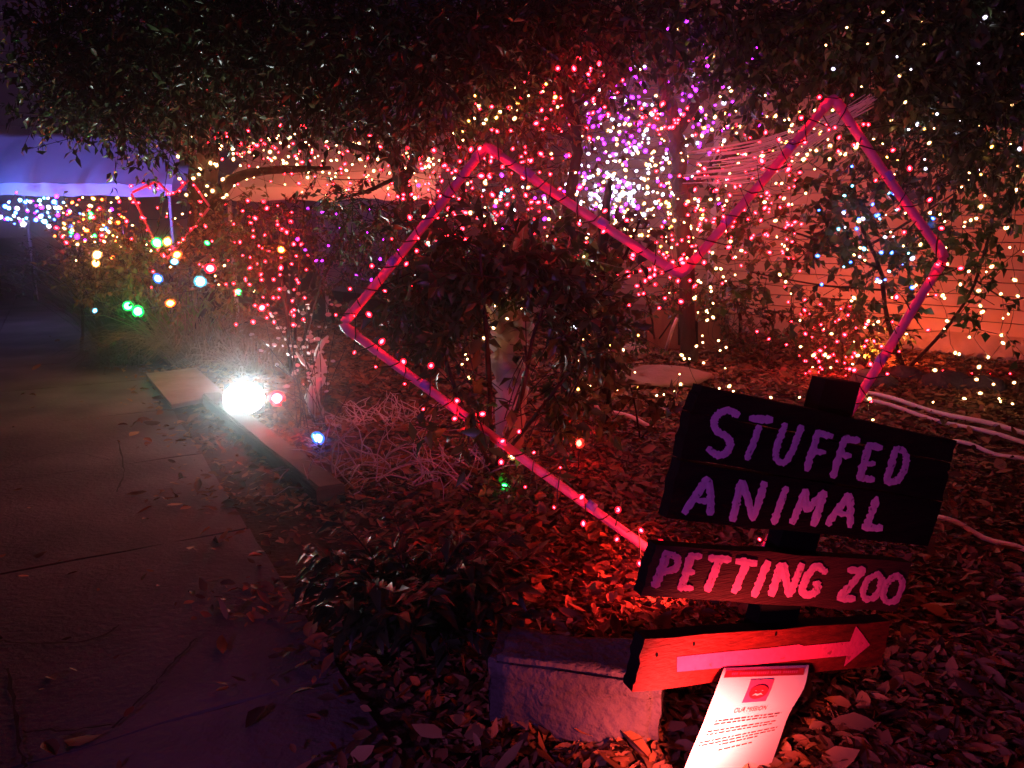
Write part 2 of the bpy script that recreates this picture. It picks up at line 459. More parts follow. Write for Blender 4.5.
def crack(pts, w0):
    mb = MB(); s = spline([G(x, y, 0.0215) for x, y in pts], 8)
    vs = []; fs = []
    for i, p in enumerate(s):
        t = (s[min(i + 1, len(s) - 1)] - s[max(0, i - 1)]).normalized(); nrm = Vector((-t.y, t.x, 0))
        p = p + nrm * rng.gauss(0, 0.003); ww = w0 * rng.uniform(0.3, 1.2)
        vs += [p + nrm * ww, p - nrm * ww]
    for i in range(len(s) - 1): fs.append((2 * i, 2 * i + 1, 2 * i + 3, 2 * i + 2))
    mb.add(vs, fs); struct(mb.build('pavement_crack', M['crack'], SW))
crack([(112, 728), (150, 690), (170, 665), (197, 638)], 0.004)
crack([(0, 641), (40, 643), (90, 640), (120, 625)], 0.006)
crack([(8, 668), (18, 735), (24, 768)], 0.006)
crack([(18, 731), (70, 730), (117, 724)], 0.004)
crack([(118, 440), (124, 470), (116, 492)], 0.006)
crack([(0, 470), (60, 452), (110, 460)], 0.004)

# loose dead leaves over the bed, thinning out on the sidewalk
def litter():
    N0 = 205000
    r = 1.5 + 10.5 * nr.uniform(0, 1, N0) ** 1.25
    th = nr.uniform(-0.75, 0.95, N0)
    x = r * np.sin(th); y = r * np.cos(th)
    s = -((x - E0.x) * PC.x + (y - E0.y) * PC.y)
    keep_p = np.clip((s + 0.5 + 0.12 * np.sin(y * 5.1) + 0.1 * np.sin(y * 11.3 + 1)) / 0.95, 0, 1) ** 2.2
    keep_p = np.where(s < -0.5, 0.008, np.maximum(keep_p, 0.008))
    clump = 0.55 + 0.45 * np.sin(x * 3.1 + np.sin(y * 2.3) * 1.7) * np.sin(y * 2.7 + x)
    keep_p *= np.where(s < 0.6, np.clip(clump + 0.25, 0, 1), 1)
    keep_p *= 0.62
    k = nr.uniform(0, 1, N0) < keep_p
    x, y, s, r = x[k], y[k], s[k], r[k]
    n = len(x)
    z = np.where(s < 0, 0.026, 0.012) + nr.uniform(0, 0.05, n) * np.clip(s + 0.3, 0.05, 1)
    a = nr.uniform(0, 2 * np.pi, n)
    d = unit(np.stack([np.cos(a), np.sin(a), nr.normal(0, 0.22, n)], 1))
    nm = unit(np.stack([nr.normal(0, 0.45, n), nr.normal(0, 0.45, n), np.ones(n)], 1))
    nm = unit(nm - d * np.sum(nm * d, axis=1, keepdims=True))
    ln = np.clip(nr.lognormal(-3.12, 0.40, n), 0.02, 0.125) * np.where(r > 6, 1.25, 1.0)
    V, Fi = broad_leaf_arrays(np.stack([x, y, z], 1), d, nm, ln, ln * nr.uniform(0.28, 0.62, n))
    V[:, 2] = np.maximum(V[:, 2], 0.006)
    return struct(tri_mesh('leaf_litter', V, Fi, M['litter']), 'stuff')
litter()

# thin haze added to stand in for lens bloom round the lamps
hz = MB(); hz.box((0, 55, 10), (62, 0, 0), (0, 66, 0), (0, 0, 11.2))
hv = bpy.data.materials.new('bloom_haze'); hv.use_nodes = True; nt = hv.node_tree; nt.nodes.clear()
pv = nt.nodes.new('ShaderNodeVolumePrincipled'); pv.inputs['Color'].default_value = (0.92, 0.92, 0.92, 1)
pv.inputs['Density'].default_value = 0.0065; pv.inputs['Anisotropy'].default_value = 0.955
oo = nt.nodes.new('ShaderNodeOutputMaterial'); nt.links.new(pv.outputs[0], oo.inputs['Volume'])
struct(hz.build('haze', hv), 'stuff')

# ================================================================== THE HOUSE BEHIND
W0 = G(1024, 366); WD = Vector((-0.70, 0.715, 0)).normalized(); WN = Vector((-WD.y, WD.x, 0))
if WN.y > 0: WN = -WN
hb = W0 + WD * 4; hb.z = 0
house = thing('house', hb, 'cream clapboard house with lapped siding glowing orange red behind the shrubs', 'house')
wl = MB()
for i in range(34):
    z0 = 0.30 + i * 0.14; z1 = z0 + 0.129
    A = W0 - WD * 4; B = W0 + WD * 14
    lo, hi = 0.034, 0.010
    poly = [Vector((A.x, A.y, z0)) + WN * 0, Vector((A.x, A.y, z0)) + WN * lo, Vector((A.x, A.y, z1)) + WN * hi, Vector((A.x, A.y, z1))]
    wl.prism(poly, B - A)
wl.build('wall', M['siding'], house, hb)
fd = MB()
A = W0 - WD * 4; B = W0 + WD * 14
fd.prism([A - WN * 0.02, A - WN * 0.02 + Vector((0, 0, 0.297)), A - WN * 0.3 + Vector((0, 0, 0.297)), A - WN * 0.3], B - A)
fd.build('foundation', M['terra'], house, hb)
rf = MB()
T0 = A + Vector((0, 0, 5.08))
rf.prism([T0 + WN * 0.6, T0 + WN * 0.6 + Vector((0, 0, 0.15)), T0 - WN * 4 + Vector((0, 0, 2.2)), T0 - WN * 4 + Vector((0, 0, 2.05))], B - A)
rf.build('roof', M['roof'], house, hb)
# downpipe on the wall
def on_wall(px, py, off=0.05):
    d = ray(px, py); o = Vector((0, 0, CAM_Z)); p0 = W0 + WN * off
    t = (p0 - o).dot(WN) / d.dot(WN)
    return o + d * t
dp = MB(); q = on_wall(712, 268, 0.08)
dp.box((q.x, q.y, 2.3), WD * 0.045, WN * 0.035, (0, 0, 2.2))
dp.build('downpipe', M['trim'], house, hb)

# ================================================================== CANOPY TENTS ON THE LEFT
def tent(pxs, y_top, y_val, y_bot, Y, Y2, label, legs=True):
    x0, x1 = pxs
    a = P(x0, y_val, Y); b = P(x1, y_val, Y2); top_a = P(x0, y_top, Y); h = (top_a.z - a.z) * 1.0 + 1.5 * (top_a.z - CAM_Z) / Y
    a.z = b.z = (a.z + b.z) / 2
    zv = P((x0 + x1) / 2, y_bot, (Y + Y2) / 2).z
    al = (b - a); al.z = 0; L = al.length; al.normalize(); bk = Vector((-al.y, al.x, 0))
    depth = 3.0
    base = Vector((a.x, a.y, 0))
    t = thing('canopy_tent', base, label, 'tent', 'canopy tents at the far end of the path')
    def skin(name, rows, mat_):
        mb = MB(); n = 26; m_ = len(rows) - 1
        vs = []; fs = []
        for (off, z, wv) in rows:
            for i in range(n + 1):
                f = i / n
                sag = math.sin(f * math.pi * 3) ** 2 * wv
                vs.append(a + al * L * f + bk * off + Vector((0, 0, z - a.z - sag + rng.gauss(0, 0.006))))
        for j in range(m_):
            for i in range(n): fs.append((j * (n + 1) + i, j * (n + 1) + i + 1, (j + 1) * (n + 1) + i + 1, (j + 1) * (n + 1) + i))
        mb.add(vs, fs); return mb.build(name, mat_, t, base, True)
    skin('canopy', [(0, a.z, 0.0), (depth * .12, a.z + h * .27, .05), (depth * .25, a.z + h * .52, .06), (depth * .4, a.z + h * .8, .04), (depth * .5, a.z + h, 0), (depth * .75, a.z + h * .5, .05), (depth, a.z, 0)], M['tarp'])
    skin('valance', [(-0.012, a.z - 0.004, 0), (-0.03, (a.z + zv) / 2, 0.01), (-0.02, zv, 0.03)], M['tarp'])
    if legs:
        for f in (0.02, 0.98):
            for o in (0.05, depth - 0.05):
                p = a + al * L * f + bk * o
                lg = MB(); lg.box((p.x, p.y, zv / 2 + 0.05), (0.02, 0, 0), (0, 0.02, 0), (0, 0, zv / 2 + 0.045)); lg.build('leg', M['steel'], t, base)
    return t
tent((-70, 172), 126, 183, 195, 12.5, 13.0, 'large white canopy tent glowing violet and blue at the far end of the path')
tent((222, 436), 128, 186, 199, 9.6, 9.2, 'pale canopy tent lit peach pink behind the red and white bulbs')

# ================================================================== TREES AND SHRUBS
g = lambda px, py: G(px, py)
TG = 'garden trees and shrubs'
def limb(*q): return [(P(x, y, Y), r) for x, y, Y, r in q]

b = GY(212, 9.0)
plant('evergreen_tree', 'big dark tree whose small glossy leaves hang over the path at top left', 'tree', b,
      [[(b, 0.21), (P(207, 250, 8.9), 0.19), (P(199, 170, 8.8), 0.18), (P(190, 90, 8.3), 0.14), (P(200, 10, 7.6), 0.1)],
       limb((196, 160, 8.7, 0.11), (150, 110, 7.0, 0.06), (80, 60, 5.6, 0.03)),
       limb((195, 120, 8.5, 0.11), (270, 90, 6.8, 0.06), (360, 70, 5.2, 0.03)),
       limb((194, 100, 8.3, 0.1), (300, 30, 6.4, 0.05), (420, 30, 4.8, 0.02)),
       limb((204, 215, 8.8, 0.07), (240, 176, 8.5, 0.055), (330, 168, 8.2, 0.02))],
      [C(70, 70, 5.6, 45, 40, 1700), C(110, 110, 5.4, 40, 28, 1100), C(145, 50, 5.6, 60, 50, 2400), C(60, 15, 5.7, 40, 28, 900),
       C(210, 40, 5.4, 70, 55, 2800), C(175, 108, 5.6, 48, 22, 900), C(280, 60, 5.2, 70, 55, 2800), C(240, 112, 5.3, 34, 20, 420), C(300, 118, 5.2, 16, 20, 150),
       C(350, 40, 5.0, 70, 55, 2800), C(335, 100, 5.1, 46, 22, 620), C(375, 125, 5.1, 18, 18, 130), C(420, 60, 4.8, 60, 55, 2300), C(415, 104, 4.9, 34, 22, 420),
       C(200, -20, 5.4, 160, 40, 2600), C(140, 145, 5.3, 18, 14, 110), C(165, 160, 5.4, 10, 12, 90)],
      M['leaf'], 0.065, 0.40, 0.32, group=TG)

b = GY(690, 8.1)
plant('ornamental_tree', 'dark forked tree wrapped in red lights in the middle of the house front', 'tree', b,
      [[(b, 0.085), (P(684, 240, 8.18), 0.090), (P(680, 190, 8.06), 0.084), (P(677, 140, 7.94), 0.074), (P(668, 100, 7.81), 0.060), (P(655, 60, 7.56), 0.048), (P(648, -10, 7.19), 0.036)],
       limb((678, 130, 7.94, 0.060), (695, 105, 7.81, 0.050), (714, 78, 7.69, 0.042), (722, 30, 7.44, 0.030), (728, -10, 7.19, 0.024)),
       limb((684, 188, 8.06, 0.054), (712, 170, 7.94, 0.050), (745, 145, 7.69, 0.046), (790, 105, 7.44, 0.038), (830, 62, 7.19, 0.034), (885, 12, 6.82, 0.024)),
       limb((652, 60, 7.56, 0.036), (610, 48, 7.19, 0.034), (572, 30, 6.94, 0.026), (540, -5, 6.70, 0.019)),
       limb((745, 145, 7.69, 0.030), (760, 110, 7.56, 0.024), (752, 60, 7.44, 0.017)),
       limb((700, 178, 8.06, 0.017), (716, 160, 7.94, 0.014), (722, 140, 7.81, 0.007))],
      [C(560, 20, 5.5, 70, 36, 1300), C(650, 15, 5.8, 70, 30, 1000), C(745, 20, 5.8, 70, 34, 1200), C(760, 70, 6.0, 45, 32, 500), C(830, 30, 5.6, 60, 40, 1300),
       C(800, 85, 5.8, 40, 26, 500), C(700, 60, 6.6, 60, 30, 420), C(560, 75, 5.9, 40, 34, 420), C(620, 60, 6.6, 40, 26, 260)],
      M['leafb'], 0.085, 0.5, 0.34, group=TG)

b = GY(420, 7.0)
plant('slender_tree', 'thin dark tree forking to the left above the heart frame', 'tree', b,
      [[(b, 0.06), (P(412, 240, 6.6), 0.055), (P(402, 185, 6.2), 0.055), (P(390, 140, 5.9), 0.05), (P(372, 80, 5.5), 0.04), (P(350, 10, 5.2), 0.025)],
       limb((402, 190, 6.2, 0.04), (418, 150, 6.0, 0.032), (440, 100, 5.6, 0.026), (452, 30, 5.2, 0.015)),
       limb((396, 160, 6.1, 0.03), (360, 148, 6.0, 0.024), (318, 135, 5.9, 0.015)),
       limb((402, 175, 6.2, 0.02), (370, 190, 6.1, 0.015), (335, 200, 6.0, 0.008))],
      [C(470, 50, 5.0, 50, 50, 1800), C(500, 100, 5.2, 40, 28, 700), C(440, 125, 5.2, 36, 22, 450), C(520, 15, 5.0, 50, 40, 1300),
       C(365, 215, 5.9, 50, 26, 450), C(330, 190, 6.0, 36, 16, 160), C(400, 225, 5.6, 34, 26, 330)],
      M['leaf'], 0.06, 0.42, 0.3, group=TG)

b = GY(566, 5.9)
plant('crooked_tree', 'crooked dark stem curving up between the two lobes of the heart', 'tree', b,
      [[(b, 0.045), (P(566, 240, 5.8), 0.04), (P(572, 185, 5.7), 0.04), (P(578, 140, 5.6), 0.038), (P(566, 95, 5.5), 0.034), (P(556, 50, 5.4), 0.03), (P(560, -10, 5.2), 0.02)],
       limb((578, 140, 5.6, 0.025), (530, 120, 5.5, 0.016), (500, 95, 5.3, 0.008)),
       limb((570, 110, 5.5, 0.02), (600, 85, 5.5, 0.016), (620, 50, 5.4, 0.01))],
      [C(530, 110, 5.6, 46, 30, 420), C(560, 160, 5.8, 40, 26, 260), C(590, 30, 5.3, 40, 28, 450), C(505, 190, 5.6, 44, 30, 200), C(540, 60, 5.4, 36, 26, 360)],
      M['leafy'], 0.065, 0.45, 0.3, group=TG)

b = GY(510, 4.7)
plant('pale_tree', 'pale smooth trunk behind glossy dark leaves in the middle of the bed', 'tree', b,
      [[(b, 0.085), (P(510, 400, 4.5), 0.09), (P(512, 350, 4.5), 0.105), (P(512, 312, 4.5), 0.11), (P(520, 262, 4.5), 0.06), (P(522, 215, 4.4), 0.03)],
       limb((520, 330, 4.45, 0.05), (538, 290, 4.4, 0.045), (545, 250, 4.3, 0.02)),
       limb((500, 330, 4.4, 0.03), (470, 290, 4.2, 0.025), (440, 250, 4.1, 0.01))],
      [C(520, 255, 4.2, 60, 26, 420), C(560, 240, 4.5, 40, 26, 220)],
      M['leafb'], 0.085, 0.48, 0.26, barkmat=M['palebark'], group=TG, sides=12)

b = G(492, 470)
plant('glossy_shrub', 'glossy dark green shrub growing through the left half of the heart', 'shrub', b,
      [[(b, 0.016), (P(490, 400, 3.7), 0.014), (P(486, 330, 3.6), 0.011), (P(480, 250, 3.6), 0.006)],
       [(b, 0.014), (P(520, 400, 3.75), 0.012), (P(535, 330, 3.7), 0.009), (P(560, 270, 3.7), 0.005)],
       [(b, 0.014), (P(460, 400, 3.7), 0.011), (P(435, 330, 3.8), 0.008), (P(415, 270, 3.8), 0.005)],
       [(b, 0.012), (P(540, 410, 3.8), 0.01), (P(575, 360, 3.8), 0.007), (P(590, 300, 3.9), 0.004)]],
      [C(470, 262, 3.7, 58, 34, 567), C(420, 290, 3.9, 46, 40, 540), C(520, 275, 3.7, 56, 24, 405), C(435, 330, 3.8, 44, 34, 405), C(570, 320, 3.8, 34, 44, 405),
       C(505, 395, 3.6, 26, 26, 121), C(470, 385, 3.5, 18, 20, 81), C(568, 385, 3.8, 30, 30, 229), C(468, 430, 3.4, 20, 14, 81), C(466, 418, 2.96, 22, 16, 46, 0.05), C(545, 425, 3.7, 30, 20, 148), C(520, 355, 3.6, 16, 22, 67)],
      M['leafb'], 0.085, 0.44, 0.22, group=TG, droop=0.2, crown='foliage', trunk='stems', sides=6, gap=(P(484, 370, 3.7).x, P(548, 370, 3.7).x, P(512, 445, 3.7).z, P(512, 308, 3.7).z, 0.16))

b = G(606, 432)
plant('ivy_tree', 'slim trunk covered in ivy leaves right of the glossy shrub', 'tree', b,
      [[(b, 0.04), (P(604, 360, 4.8), 0.036), (P(600, 300, 4.8), 0.034), (P(603, 240, 4.8), 0.03), (P(610, 180, 4.8), 0.02)],
       limb((602, 300, 4.8, 0.016), (625, 255, 4.8, 0.012), (640, 220, 4.8, 0.006))],
      [C(604, 400, 4.75, 16, 26, 150), C(602, 350, 4.75, 18, 30, 220), C(600, 300, 4.75, 18, 28, 190), C(604, 250, 4.8, 26, 26, 200), C(630, 225, 4.9, 26, 20, 120), C(575, 215, 4.9, 26, 20, 110), C(590, 425, 4.6, 24, 12, 70)],
      M['leafy'], 0.07, 0.62, 0.14, group=TG, droop=0.5, crown='foliage', sides=7)

b = G(905, 372)
plant('climbing_shrub', 'broad leaved climber with thin stems spread across the house wall at right', 'shrub', b,
      [[(b, 0.025), (P(888, 320, 7.0), 0.022), (P(880, 270, 6.8), 0.018), (P(860, 220, 6.6), 0.014), (P(850, 160, 6.4), 0.01)],
       [(b, 0.02), (P(960, 310, 6.8), 0.014), (P(985, 250, 6.6), 0.011), (P(1000, 180, 6.5), 0.008), (P(1010, 90, 6.4), 0.006)],
       limb((880, 270, 6.8, 0.012), (830, 245, 6.6, 0.01), (770, 225, 6.4, 0.006)),
       limb((870, 245, 6.7, 0.012), (920, 215, 6.5, 0.009), (960, 190, 6.4, 0.005)),
       limb((882, 290, 6.9, 0.01), (820, 285, 6.7, 0.008), (750, 272, 6.5, 0.005)),
       limb((975, 280, 6.7, 0.009), (1010, 300, 6.6, 0.006), (1040, 290, 6.5, 0.004))],
      [C(850, 205, 6.6, 44, 30, 313), C(800, 245, 6.5, 44, 26, 247), C(770, 290, 6.5, 36, 16, 104), C(870, 260, 6.7, 40, 30, 247), C(830, 180, 6.5, 36, 18, 142),
       C(905, 230, 6.6, 40, 40, 247), C(960, 220, 6.5, 40, 36, 218), C(1000, 260, 6.5, 40, 40, 123), C(915, 310, 6.8, 36, 26, 104), C(1010, 190, 6.4, 30, 30, 142), C(760, 215, 6.6, 26, 18, 85), C(735, 235, 6.8, 36, 30, 115), C(720, 190, 7.0, 30, 24, 74), C(990, 310, 6.6, 36, 24, 81), C(845, 310, 6.9, 30, 22, 152)],
      M['leafb'], 0.085, 0.62, 0.28, group=TG, crown='foliage', trunk='stems', sides=6)

b = G(1010, 380)
plant('leafy_hedge_tree', 'dense dark tree filling the top right corner with sparse warm bulbs', 'tree', b + Vector((1.2, -0.6, 0)),
      [[(b + Vector((1.2, -0.6, 0)), 0.1), (P(1100, 250, 6.2), 0.09), (P(1060, 120, 5.9), 0.07), (P(1000, 40, 5.6), 0.04)],
       limb((1060, 120, 5.9, 0.04), (960, 100, 5.6, 0.03), (880, 95, 5.4, 0.012)),
       limb((1030, 80, 5.7, 0.04), (940, 40, 5.3, 0.025), (860, 30, 5.1, 0.01))],
      [C(880, 60, 5.4, 50, 40, 1300), C(950, 40, 5.3, 60, 46, 2000), C(1010, 60, 5.3, 50, 60, 1800), C(910, 120, 5.6, 50, 36, 1100), C(980, 130, 5.5, 50, 36, 1200),
       C(940, 165, 5.9, 46, 24, 500), C(1010, 175, 5.8, 30, 24, 260), C(870, 135, 5.9, 34, 22, 240), C(900, 5, 5.2, 90, 26, 1300), C(1020, 0, 5.2, 50, 30, 900)],
      M['leaf'], 0.075, 0.48, 0.3, group=TG)

# shrubs left of the heart
b = GY(292, 7.4)
plant('small_leaved_bush', 'twiggy green bush sprinkled with red bulbs left of the heart', 'shrub', b,
      [[(b, 0.02), (P(284, 290, 7.40), 0.016), (P(270, 230, 7.40), 0.008)], [(b, 0.018), (P(320, 290, 7.30), 0.013), (P(345, 230, 7.20), 0.006)],
       [(b, 0.016), (P(300, 260, 7.30), 0.01), (P(305, 200, 7.30), 0.005)]],
      [C(260, 240, 7.40, 36, 34, 520), C(300, 225, 7.30, 36, 30, 480), C(340, 240, 7.10, 36, 34, 480), C(330, 285, 7.10, 30, 30, 320), C(262, 285, 7.50, 26, 26, 260), C(370, 255, 6.90, 26, 30, 260)],
      M['leafb'], 0.055, 0.45, 0.2, group=TG, crown='foliage', trunk='stems', sides=5)

def blades(name, label, cat, centre, rad, n, length, width, m_, lean=0.5, droop=0.5, part=None):
    base = Vector((centre[0], centre[1], 0)); 
    mb = MB()
    for i in range(n):
        a = rng.uniform(0, 6.283); rr = rad * rng.uniform(0, 1) ** 0.6
        s = Vector((centre[0] + math.cos(a) * rr, centre[1] + math.sin(a) * rr, centre[2] if len(centre) > 2 else 0.0))
        a2 = a + rng.gauss(0, 0.7); L = length * rng.uniform(0.5, 1.15); ln = lean * rng.uniform(0.2, 1.4)
        d = Vector((math.cos(a2) * ln, math.sin(a2) * ln, 1)).normalized()
        side = Vector((-math.sin(a2), math.cos(a2), rng.uniform(-.4, .4))).normalized()
        vs = []; fs = []
        K = 4
        for k in range(K + 1):
            t = k / K
            p = s + d * L * t + Vector((math.cos(a2), math.sin(a2), 0)) * L * 0.35 * t * t * ln - Vector((0, 0, 1)) * L * droop * t * t * t
            p.z = max(p.z, 0.012)
            wv = width * (1 - t) ** 0.6 + 0.0006
            vs += [p + side * wv, p - side * wv]
        for k in range(K): fs.append((2 * k, 2 * k + 1, 2 * k + 3, 2 * k + 2))
        mb.add(vs, fs)
    root = mb.build(name, m_, None, base, True, False)
    return tag(root, label, cat)
def gc(px, Y): p = GY(px, Y); return (p.x, p.y)
blades('feathery_shrub', 'dark feathery shrub with fanning fronds in front of the violet tent', 'shrub', gc(132, 9.6), 0.42, 620, 1.9, 0.008, M['darkgrass'], 0.6, 0.25)
blades('dry_grass_clump', 'tall clump of dry brown ornamental grass under the coloured bulbs', 'grass clump', gc(205, 8.3), 0.36, 1300, 1.05, 0.006, M['drygrass'], 0.7, 0.5)
blades('dry_grass_clump', 'dry grass tuft nearest the floodlight with reddish seed heads', 'grass clump', gc(258, 7.7), 0.24, 600, 0.72, 0.005, M['drygrass'], 0.8, 0.5)
blades('dark_grass_clump', 'low dark tussock of grass spilling onto the path edge', 'grass clump', gc(132, 8.3), 0.3, 750, 0.62, 0.007, M['darkgrass'], 0.9, 0.6)
blades('leafy_tuft', 'tuft of yellow green strap leaves lit by the orange and green bulbs', 'plant', gc(182, 8.6), 0.2, 130, 1.45, 0.014, M['greenleaf'], 0.5, 0.35)
b = GY(82, 8.9)
plant('round_bush', 'brownish rounded bush beside the path under the golden bulbs', 'shrub', b,
      [[(b, 0.02), (P(84, 260, 8.6), 0.014), (P(86, 225, 8.6), 0.006)]],
      [C(92, 235, 8.6, 34, 26, 520), C(74, 262, 8.6, 24, 20, 280), C(118, 262, 8.2, 34, 26, 420), C(100, 285, 7.8, 26, 18, 260), C(140, 265, 7.4, 24, 24, 260)],
      M['leafy'], 0.06, 0.45, 0.2, crown='foliage', trunk='stems', sides=5, group=TG)
b = GY(36, 15)
plant('far_bush', 'small dark bush at the far end of the path under the tent', 'shrub', b,
      [[(b, 0.03), (b + Vector((0, 0, 0.5)), 0.02), (b + Vector((0.05, 0, 0.9)), 0.01)]],
      [((b.x, b.y, 0.65), (0.5, 0.5, 0.45), 500), ((b.x - 0.9, b.y, 0.45), (0.45, 0.4, 0.35), 300)], M['leaf'], 0.08, 0.5, 0.25, crown='foliage', trunk='stems', sides=5, group=TG)

b = GY(172, 8.4)
plant('tangled_hedge', 'full tangled hedge packed with coloured bulbs along the path at left', 'hedge', b,
      [[(b, 0.03), (P(172, 300, 8.3), 0.022), (P(168, 240, 8.3), 0.01)], [(b, 0.028), (P(210, 300, 8.2), 0.02), (P(225, 240, 8.2), 0.008)], [(b, 0.025), (P(135, 300, 8.3), 0.018), (P(128, 240, 8.4), 0.008)]],
      [C(150, 262, 8.2, 36, 30, 560), C(190, 285, 8.0, 36, 28, 520), C(225, 250, 8.2, 36, 36, 620), C(120, 285, 8.2, 34, 24, 420), C(196, 240, 8.3, 34, 26, 420), C(235, 300, 7.9, 30, 26, 380), C(245, 215, 8.3, 26, 22, 280), C(110, 245, 8.5, 34, 26, 380)],
      M['leafy'], 0.07, 0.42, 0.26, crown='foliage', trunk='stems', sides=5, group=TG)

# shrubs under the wall
b = G(742, 345)
plant('dark_bush', 'dark rounded bush beside the brown gabled box', 'shrub', b,
      [[(b, 0.03), (P(740, 320, 8.2), 0.02), (P(735, 295, 8.2), 0.01)]],
      [C(740, 310, 8.2, 32, 26, 620), C(715, 285, 8.5, 30, 12, 220), C(770, 335, 8.0, 22, 14, 180)], M['leaf'], 0.07, 0.42, 0.2, crown='foliage', trunk='stems', sides=5, group=TG)
b = G(842, 372)
plant('red_lit_bush', 'low leafy bush full of red bulbs at the foot of the wall', 'shrub', b,
      [[(b, 0.02), (P(842, 350, 7.6), 0.014), (P(840, 325, 7.6), 0.006)]],
      [C(835, 340, 7.6, 40, 18, 420), C(810, 325, 7.7, 22, 18, 180), C(880, 335, 7.8, 30, 18, 200), C(845, 312, 7.6, 28, 12, 150)], M['leafb'], 0.07, 0.5, 0.2, crown='foliage', trunk='stems', sides=5, group=TG)
b = G(655, 345)
plant('sparse_sapling', 'sparse low sapling left of the brown gabled box', 'shrub', b,
      [[(b, 0.012), (P(650, 310, 7.4), 0.01), (P(640, 280, 7.3), 0.005)], [(b, 0.01), (P(680, 310, 7.3), 0.007), (P(700, 298, 7.2), 0.004)]],
      [C(640, 300, 7.3, 30, 22, 200), C(690, 302, 7.2, 26, 14, 130), C(620, 335, 7.2, 26, 20, 150)], M['leafb'], 0.06, 0.5, 0.22, crown='foliage', trunk='stems', sides=5, group=TG)
b = G(640, 440)
plant('sparse_seedling', 'few brown and green leaves sprouting from the litter left of the sign', 'plant', b,
      [[(b, 0.008), (P(635, 405, 4.9), 0.006), (P(630, 385, 4.9), 0.003)], [(b, 0.008), (P(668, 405, 4.9), 0.006), (P(680, 390, 4.9), 0.003)]],
      [C(630, 402, 4.9, 22, 16, 60), C(668, 412, 4.8, 18, 12, 40)], M['leafy'], 0.075, 0.55, 0.16, crown='foliage', trunk='stems', sides=5, group=TG)

# dark low plant with long glossy leaves in the foreground
def strap_plant():
    c = G(425, 640); base = Vector((c.x, c.y, 0))
    root = thing('strap_leaved_plant', base, 'low black green plant with long arching glossy leaves left of the stone block', 'plant')
    st = MB()
    PP, DD, NN, LL = [], [], [], []
    for i in range(96):
        a = rng.uniform(0, 6.283); L = rng.uniform(0.08, 0.36); rise = rng.uniform(0.10, 0.36)
        s = c + Vector((math.cos(a), math.sin(a), 0)) * rng.uniform(0, 0.12)
        e = s + Vector((math.cos(a) * L, math.sin(a) * L * 0.8, rise)); mid = s.lerp(e, 0.5) + Vector((0, 0, 0.07))
        ps = spline([s, mid, e], 5); st.tube(ps, [0.006 - 0.0045 * k / (len(ps) - 1) for k in range(len(ps))], 5)
        for k in range(2, len(ps)):
            for sgn in (-1, 1):
                t = (ps[k] - ps[k - 1]).normalized(); sd = t.cross(Vector((0, 0, 1))).normalized() * sgn
                d = (t * 0.7 + sd * 0.7 + Vector((0, 0, rng.uniform(-0.5, 0.25)))).normalized()
                PP.append(ps[k]); DD.append(d); NN.append(Vector((rng.gauss(0, .3), rng.gauss(0, .3), 1))); LL.append(rng.uniform(0.07, 0.125))
    p = np.array(PP); d = np.array(DD); n_ = np.array(NN); l = np.array(LL)
    n_ = unit(n_ - d * np.sum(n_ * d, axis=1, keepdims=True))
    V, Fi = leaf_arrays(p, d, n_, l, l * 0.36, 0.3); V[:, 2] = np.maximum(V[:, 2], 0.015)
    st.build('stems', M['bark'], root, base, True, False)
    tri_mesh('foliage', V, Fi, M['blackleaf'], root, base)
strap_plant()

# green ground plant under the green bulb
b = G(505, 500)
plant('clover_patch', 'small patch of bright green leaves under the green bulb', 'plant', b, [[(b, 0.004), (b + Vector((0, 0, 0.05)), 0.003), (b + Vector((0.02, 0, 0.09)), 0.002)]],
      [((b.x, b.y, 0.06), (0.24, 0.2, 0.05), 240)], M['greenleaf'], 0.04, 0.7, 0.06, crown='foliage', trunk='stems', sides=4)

# silver seed-pod plant beside the floodlight
def pod_plant():
    c = G(310, 432); base = Vector((c.x, c.y, 0))
    root = thing('seed_pod_plant', base, 'dry plant with white papery oval pods shining beside the floodlight', 'plant')
    st = MB(); pods = MB(); spots = []
    tips = [(262, 340), (272, 312), (290, 275), (296, 300), (288, 330), (304, 300), (300, 345), (318, 330), (330, 300), (335, 330), (276, 365), (295, 375), (345, 350), (322, 280), (268, 385), (350, 390), (285, 395), (305, 260)]
    for x, y in tips:
        e = P(x, y, 5.3 + rng.uniform(-.25, .25)); s = c + Vector((rng.gauss(0, .08), rng.gauss(0, .08), 0))
        ps = spline([s, s.lerp(e, 0.5) + Vector((rng.gauss(0, .04), 0, .05)), e], 6); st.tube(ps, 0.003, 4, False)
        for k in range(5, len(ps)):
            for _ in range(2):
                if rng.random() < 0.35: continue
                q = ps[k] + Vector((rng.gauss(0, .03), rng.gauss(0, .03), rng.gauss(0, .03)))
                n_ = Vector((rng.gauss(0, 1), rng.gauss(-1, .6), rng.gauss(0, .7))).normalized(); u = n_.orthogonal().normalized(); v = n_.cross(u)
                if len(spots) < 98: spots.append((q, n_, rng.uniform(0.013, 0.026)))
    st.build('stems', M['bark'], root, base, True, False)
    pods.add([(math.cos(a * math.pi / 4), math.sin(a * math.pi / 4) * 0.62, 0.25 if a % 2 else 0) for a in range(8)], [tuple(range(8))])
    first = pods.build('seed_pod', M['silver'], root, None, False, False)
    for i, (q, n_, r1) in enumerate(spots):
        o = first if i == 0 else first.copy()
        if i: COL.objects.link(o); o.parent = root
        o.location = q - base; o.scale = (r1, r1, r1); o.rotation_euler = n_.to_track_quat('Z', 'Y').to_euler()
pod_plant()

